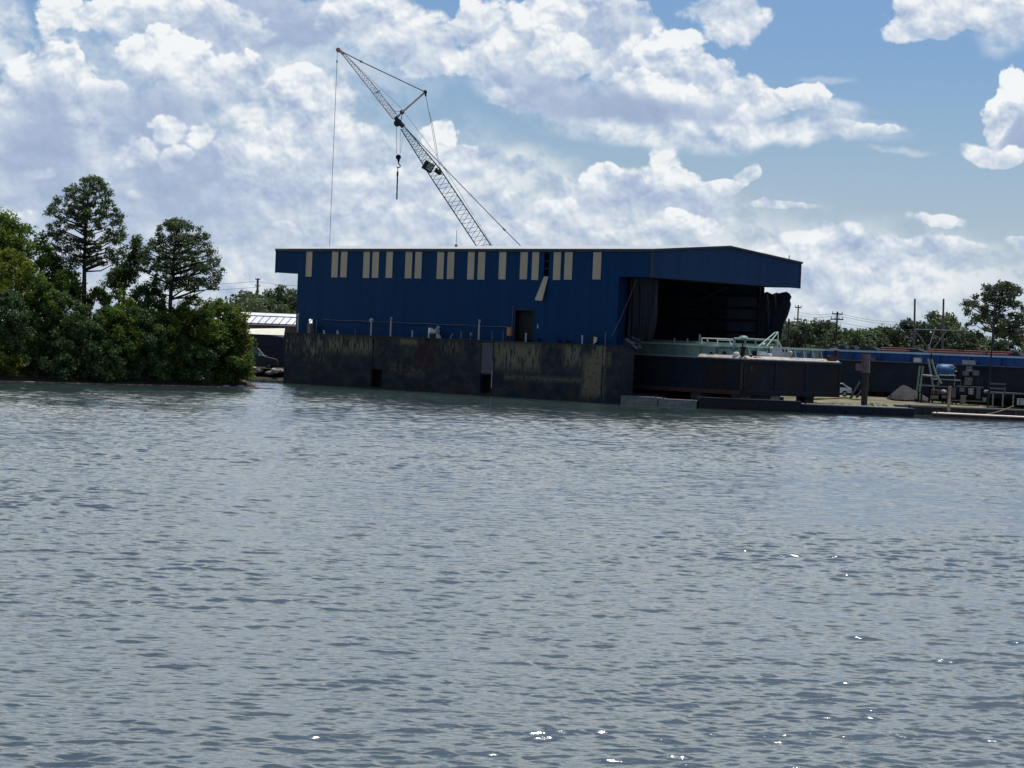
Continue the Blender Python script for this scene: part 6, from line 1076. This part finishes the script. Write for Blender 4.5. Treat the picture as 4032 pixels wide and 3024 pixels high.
for x, y in ((980, 1002), (1435, 1470)):
    for dy in (-.3, .3): a = r5(x - 10, y - 10, dy) - base; b = r5(x + 10, y + 10, dy) - base; mb.tube(a, b, .11)
mb.build('pendant_link', M['jibp'], crane); mb = MB(); mb.tube(r5(325, 175) - base, r5(345, 185) - base, .12); mb.build('pendant_link', M['steel'], crane)
# machinery box on the boom
mb = MB(); c = r5(852, 988) - base; rot = Matrix.Rotation(math.atan2(-(dr.z), dr.x) - R(90) + R(36), 3, 'Y'); rot = Matrix.Rotation(R(28), 3, 'Y')
mb.obox(c, (1.35, 1.0, 1.15), rot); pb = mb.build('service_box', M['trim'], crane); mb = MB(); mb.obox(c + rot @ Vector((.22, -.53, .05)), (.75, .05, .85), rot); mb.build('panel', M['pale'], pb)
mb = MB()
for z_, w_ in ((.28, .5), (.05, .38), (-.2, .5)): mb.obox(c + rot @ Vector((.22, -.565, z_ + .05)), (w_, .015, .09), rot)
mb.build('stripe', M['grey_steel'], pb); mb = MB(); mb.tube(r5(905, 1010) - base, r5(945, 1045) - base, .3, .25, 8); mb.tube(r5(940, 1000) - base, r5(950, 1050) - base, .12); mb.build('rope_guide', M['boomp'], crane)
# hook block on its ropes, the jib's single line
mb = MB()
for a, b, dy in (((606, 665), (609, 892), -.2), ((606, 665), (609, 892), .2), ((640, 700), (634, 890), 0), ((660, 740), (637, 888), .1)): mb.tube(r5(*a, dy) - base, r5(*b, dy) - base, .022, .022, 4)
mb.build('hook_rope', M['wire'], crane)
hk = r5(622, 1000); t = thing('hook_block', 'black hook block hanging from the boom head with a long thin rod', 'hook block', hk); q = lambda x, y: r5(x, y) - hk
c = q(622, 915); mb = MB(); mb.lathe(c - Vector((0, .16, 0)), [(.26, 0), (.34, .06), (.34, .26), (.26, .32)], 14, 'y'); mb.tube(c, q(624, 955), .24, .09, 8); mb.build('sheave_housing', M['black'], t)
mb = MB(); pts = [q(622, 955), q(624, 970)] + [q(622 + 14 * math.sin(a), 982 - 14 * math.cos(a)) for a in [.3 + k * .5 for k in range(9)]]; mb.path(pts, .075, 6); mb.build('hook', M['trim'], t)
mb = MB(); mb.tube(q(618, 996), q(616, 1030), .05); mb.tube(q(616, 1025), q(615, 1060), .13); mb.tube(q(615, 1055), q(610, 1240), .095); mb.build('rod', M['mastp'], t)
a = r5(153, 100); b = r5(92, 1625); mb = MB(); mb.tube(Vector((0, 0, 0)), b - a + (b - a) * .4, .032, .032, 5); mb.tube(r5(150, 172) - a, r5(150, 190) - a, .09); mb.build('jib_line', M['wire'], crane, base - a)
# base of the crane, hidden behind the shed
mb = MB(); mb.box(-1.5, 5.5, -1.6, 1.6, 1.3, 3.4); mb.build('house', M['boomp'], crane); mb = MB(); mb.box(4.2, 6.0, -1.8, 1.8, 1.3, 2.9); mb.build('counterweight', M['trim'], crane); mb = MB(); mb.box(-2.2, -.2, -2.5, -1.65, 1.4, 3.5); mb.build('operator_cab', M['boomp'], crane)
for yy in (-2.4, 1.4): mb = MB(); mb.prism([(-3.2, .3), (-2.8, 0), (4.4, 0), (4.8, .3), (4.8, .8), (4.4, 1.1), (-2.8, 1.1), (-3.2, .8)], yy, yy + 1.0); mb.build('track', M['black'], crane)
mb = MB(); mb.tube((.8, 0, .6), (.8, 0, 1.3), 1.2, 1.2, 16); mb.build('turntable', M['trim'], crane); mb = MB()
for dy in (-.9, .9): mb.tube((3.6, dy, 3.4), (6.5, dy * .4, 8.0), .14); mb.tube((6.5, dy * .4, 8.0), r5(1570, 1605, dy * .3) - base, .05)
mb.build('gantry_frame', M['boomp'], crane)
print('OBJECTS', len(SC.objects))
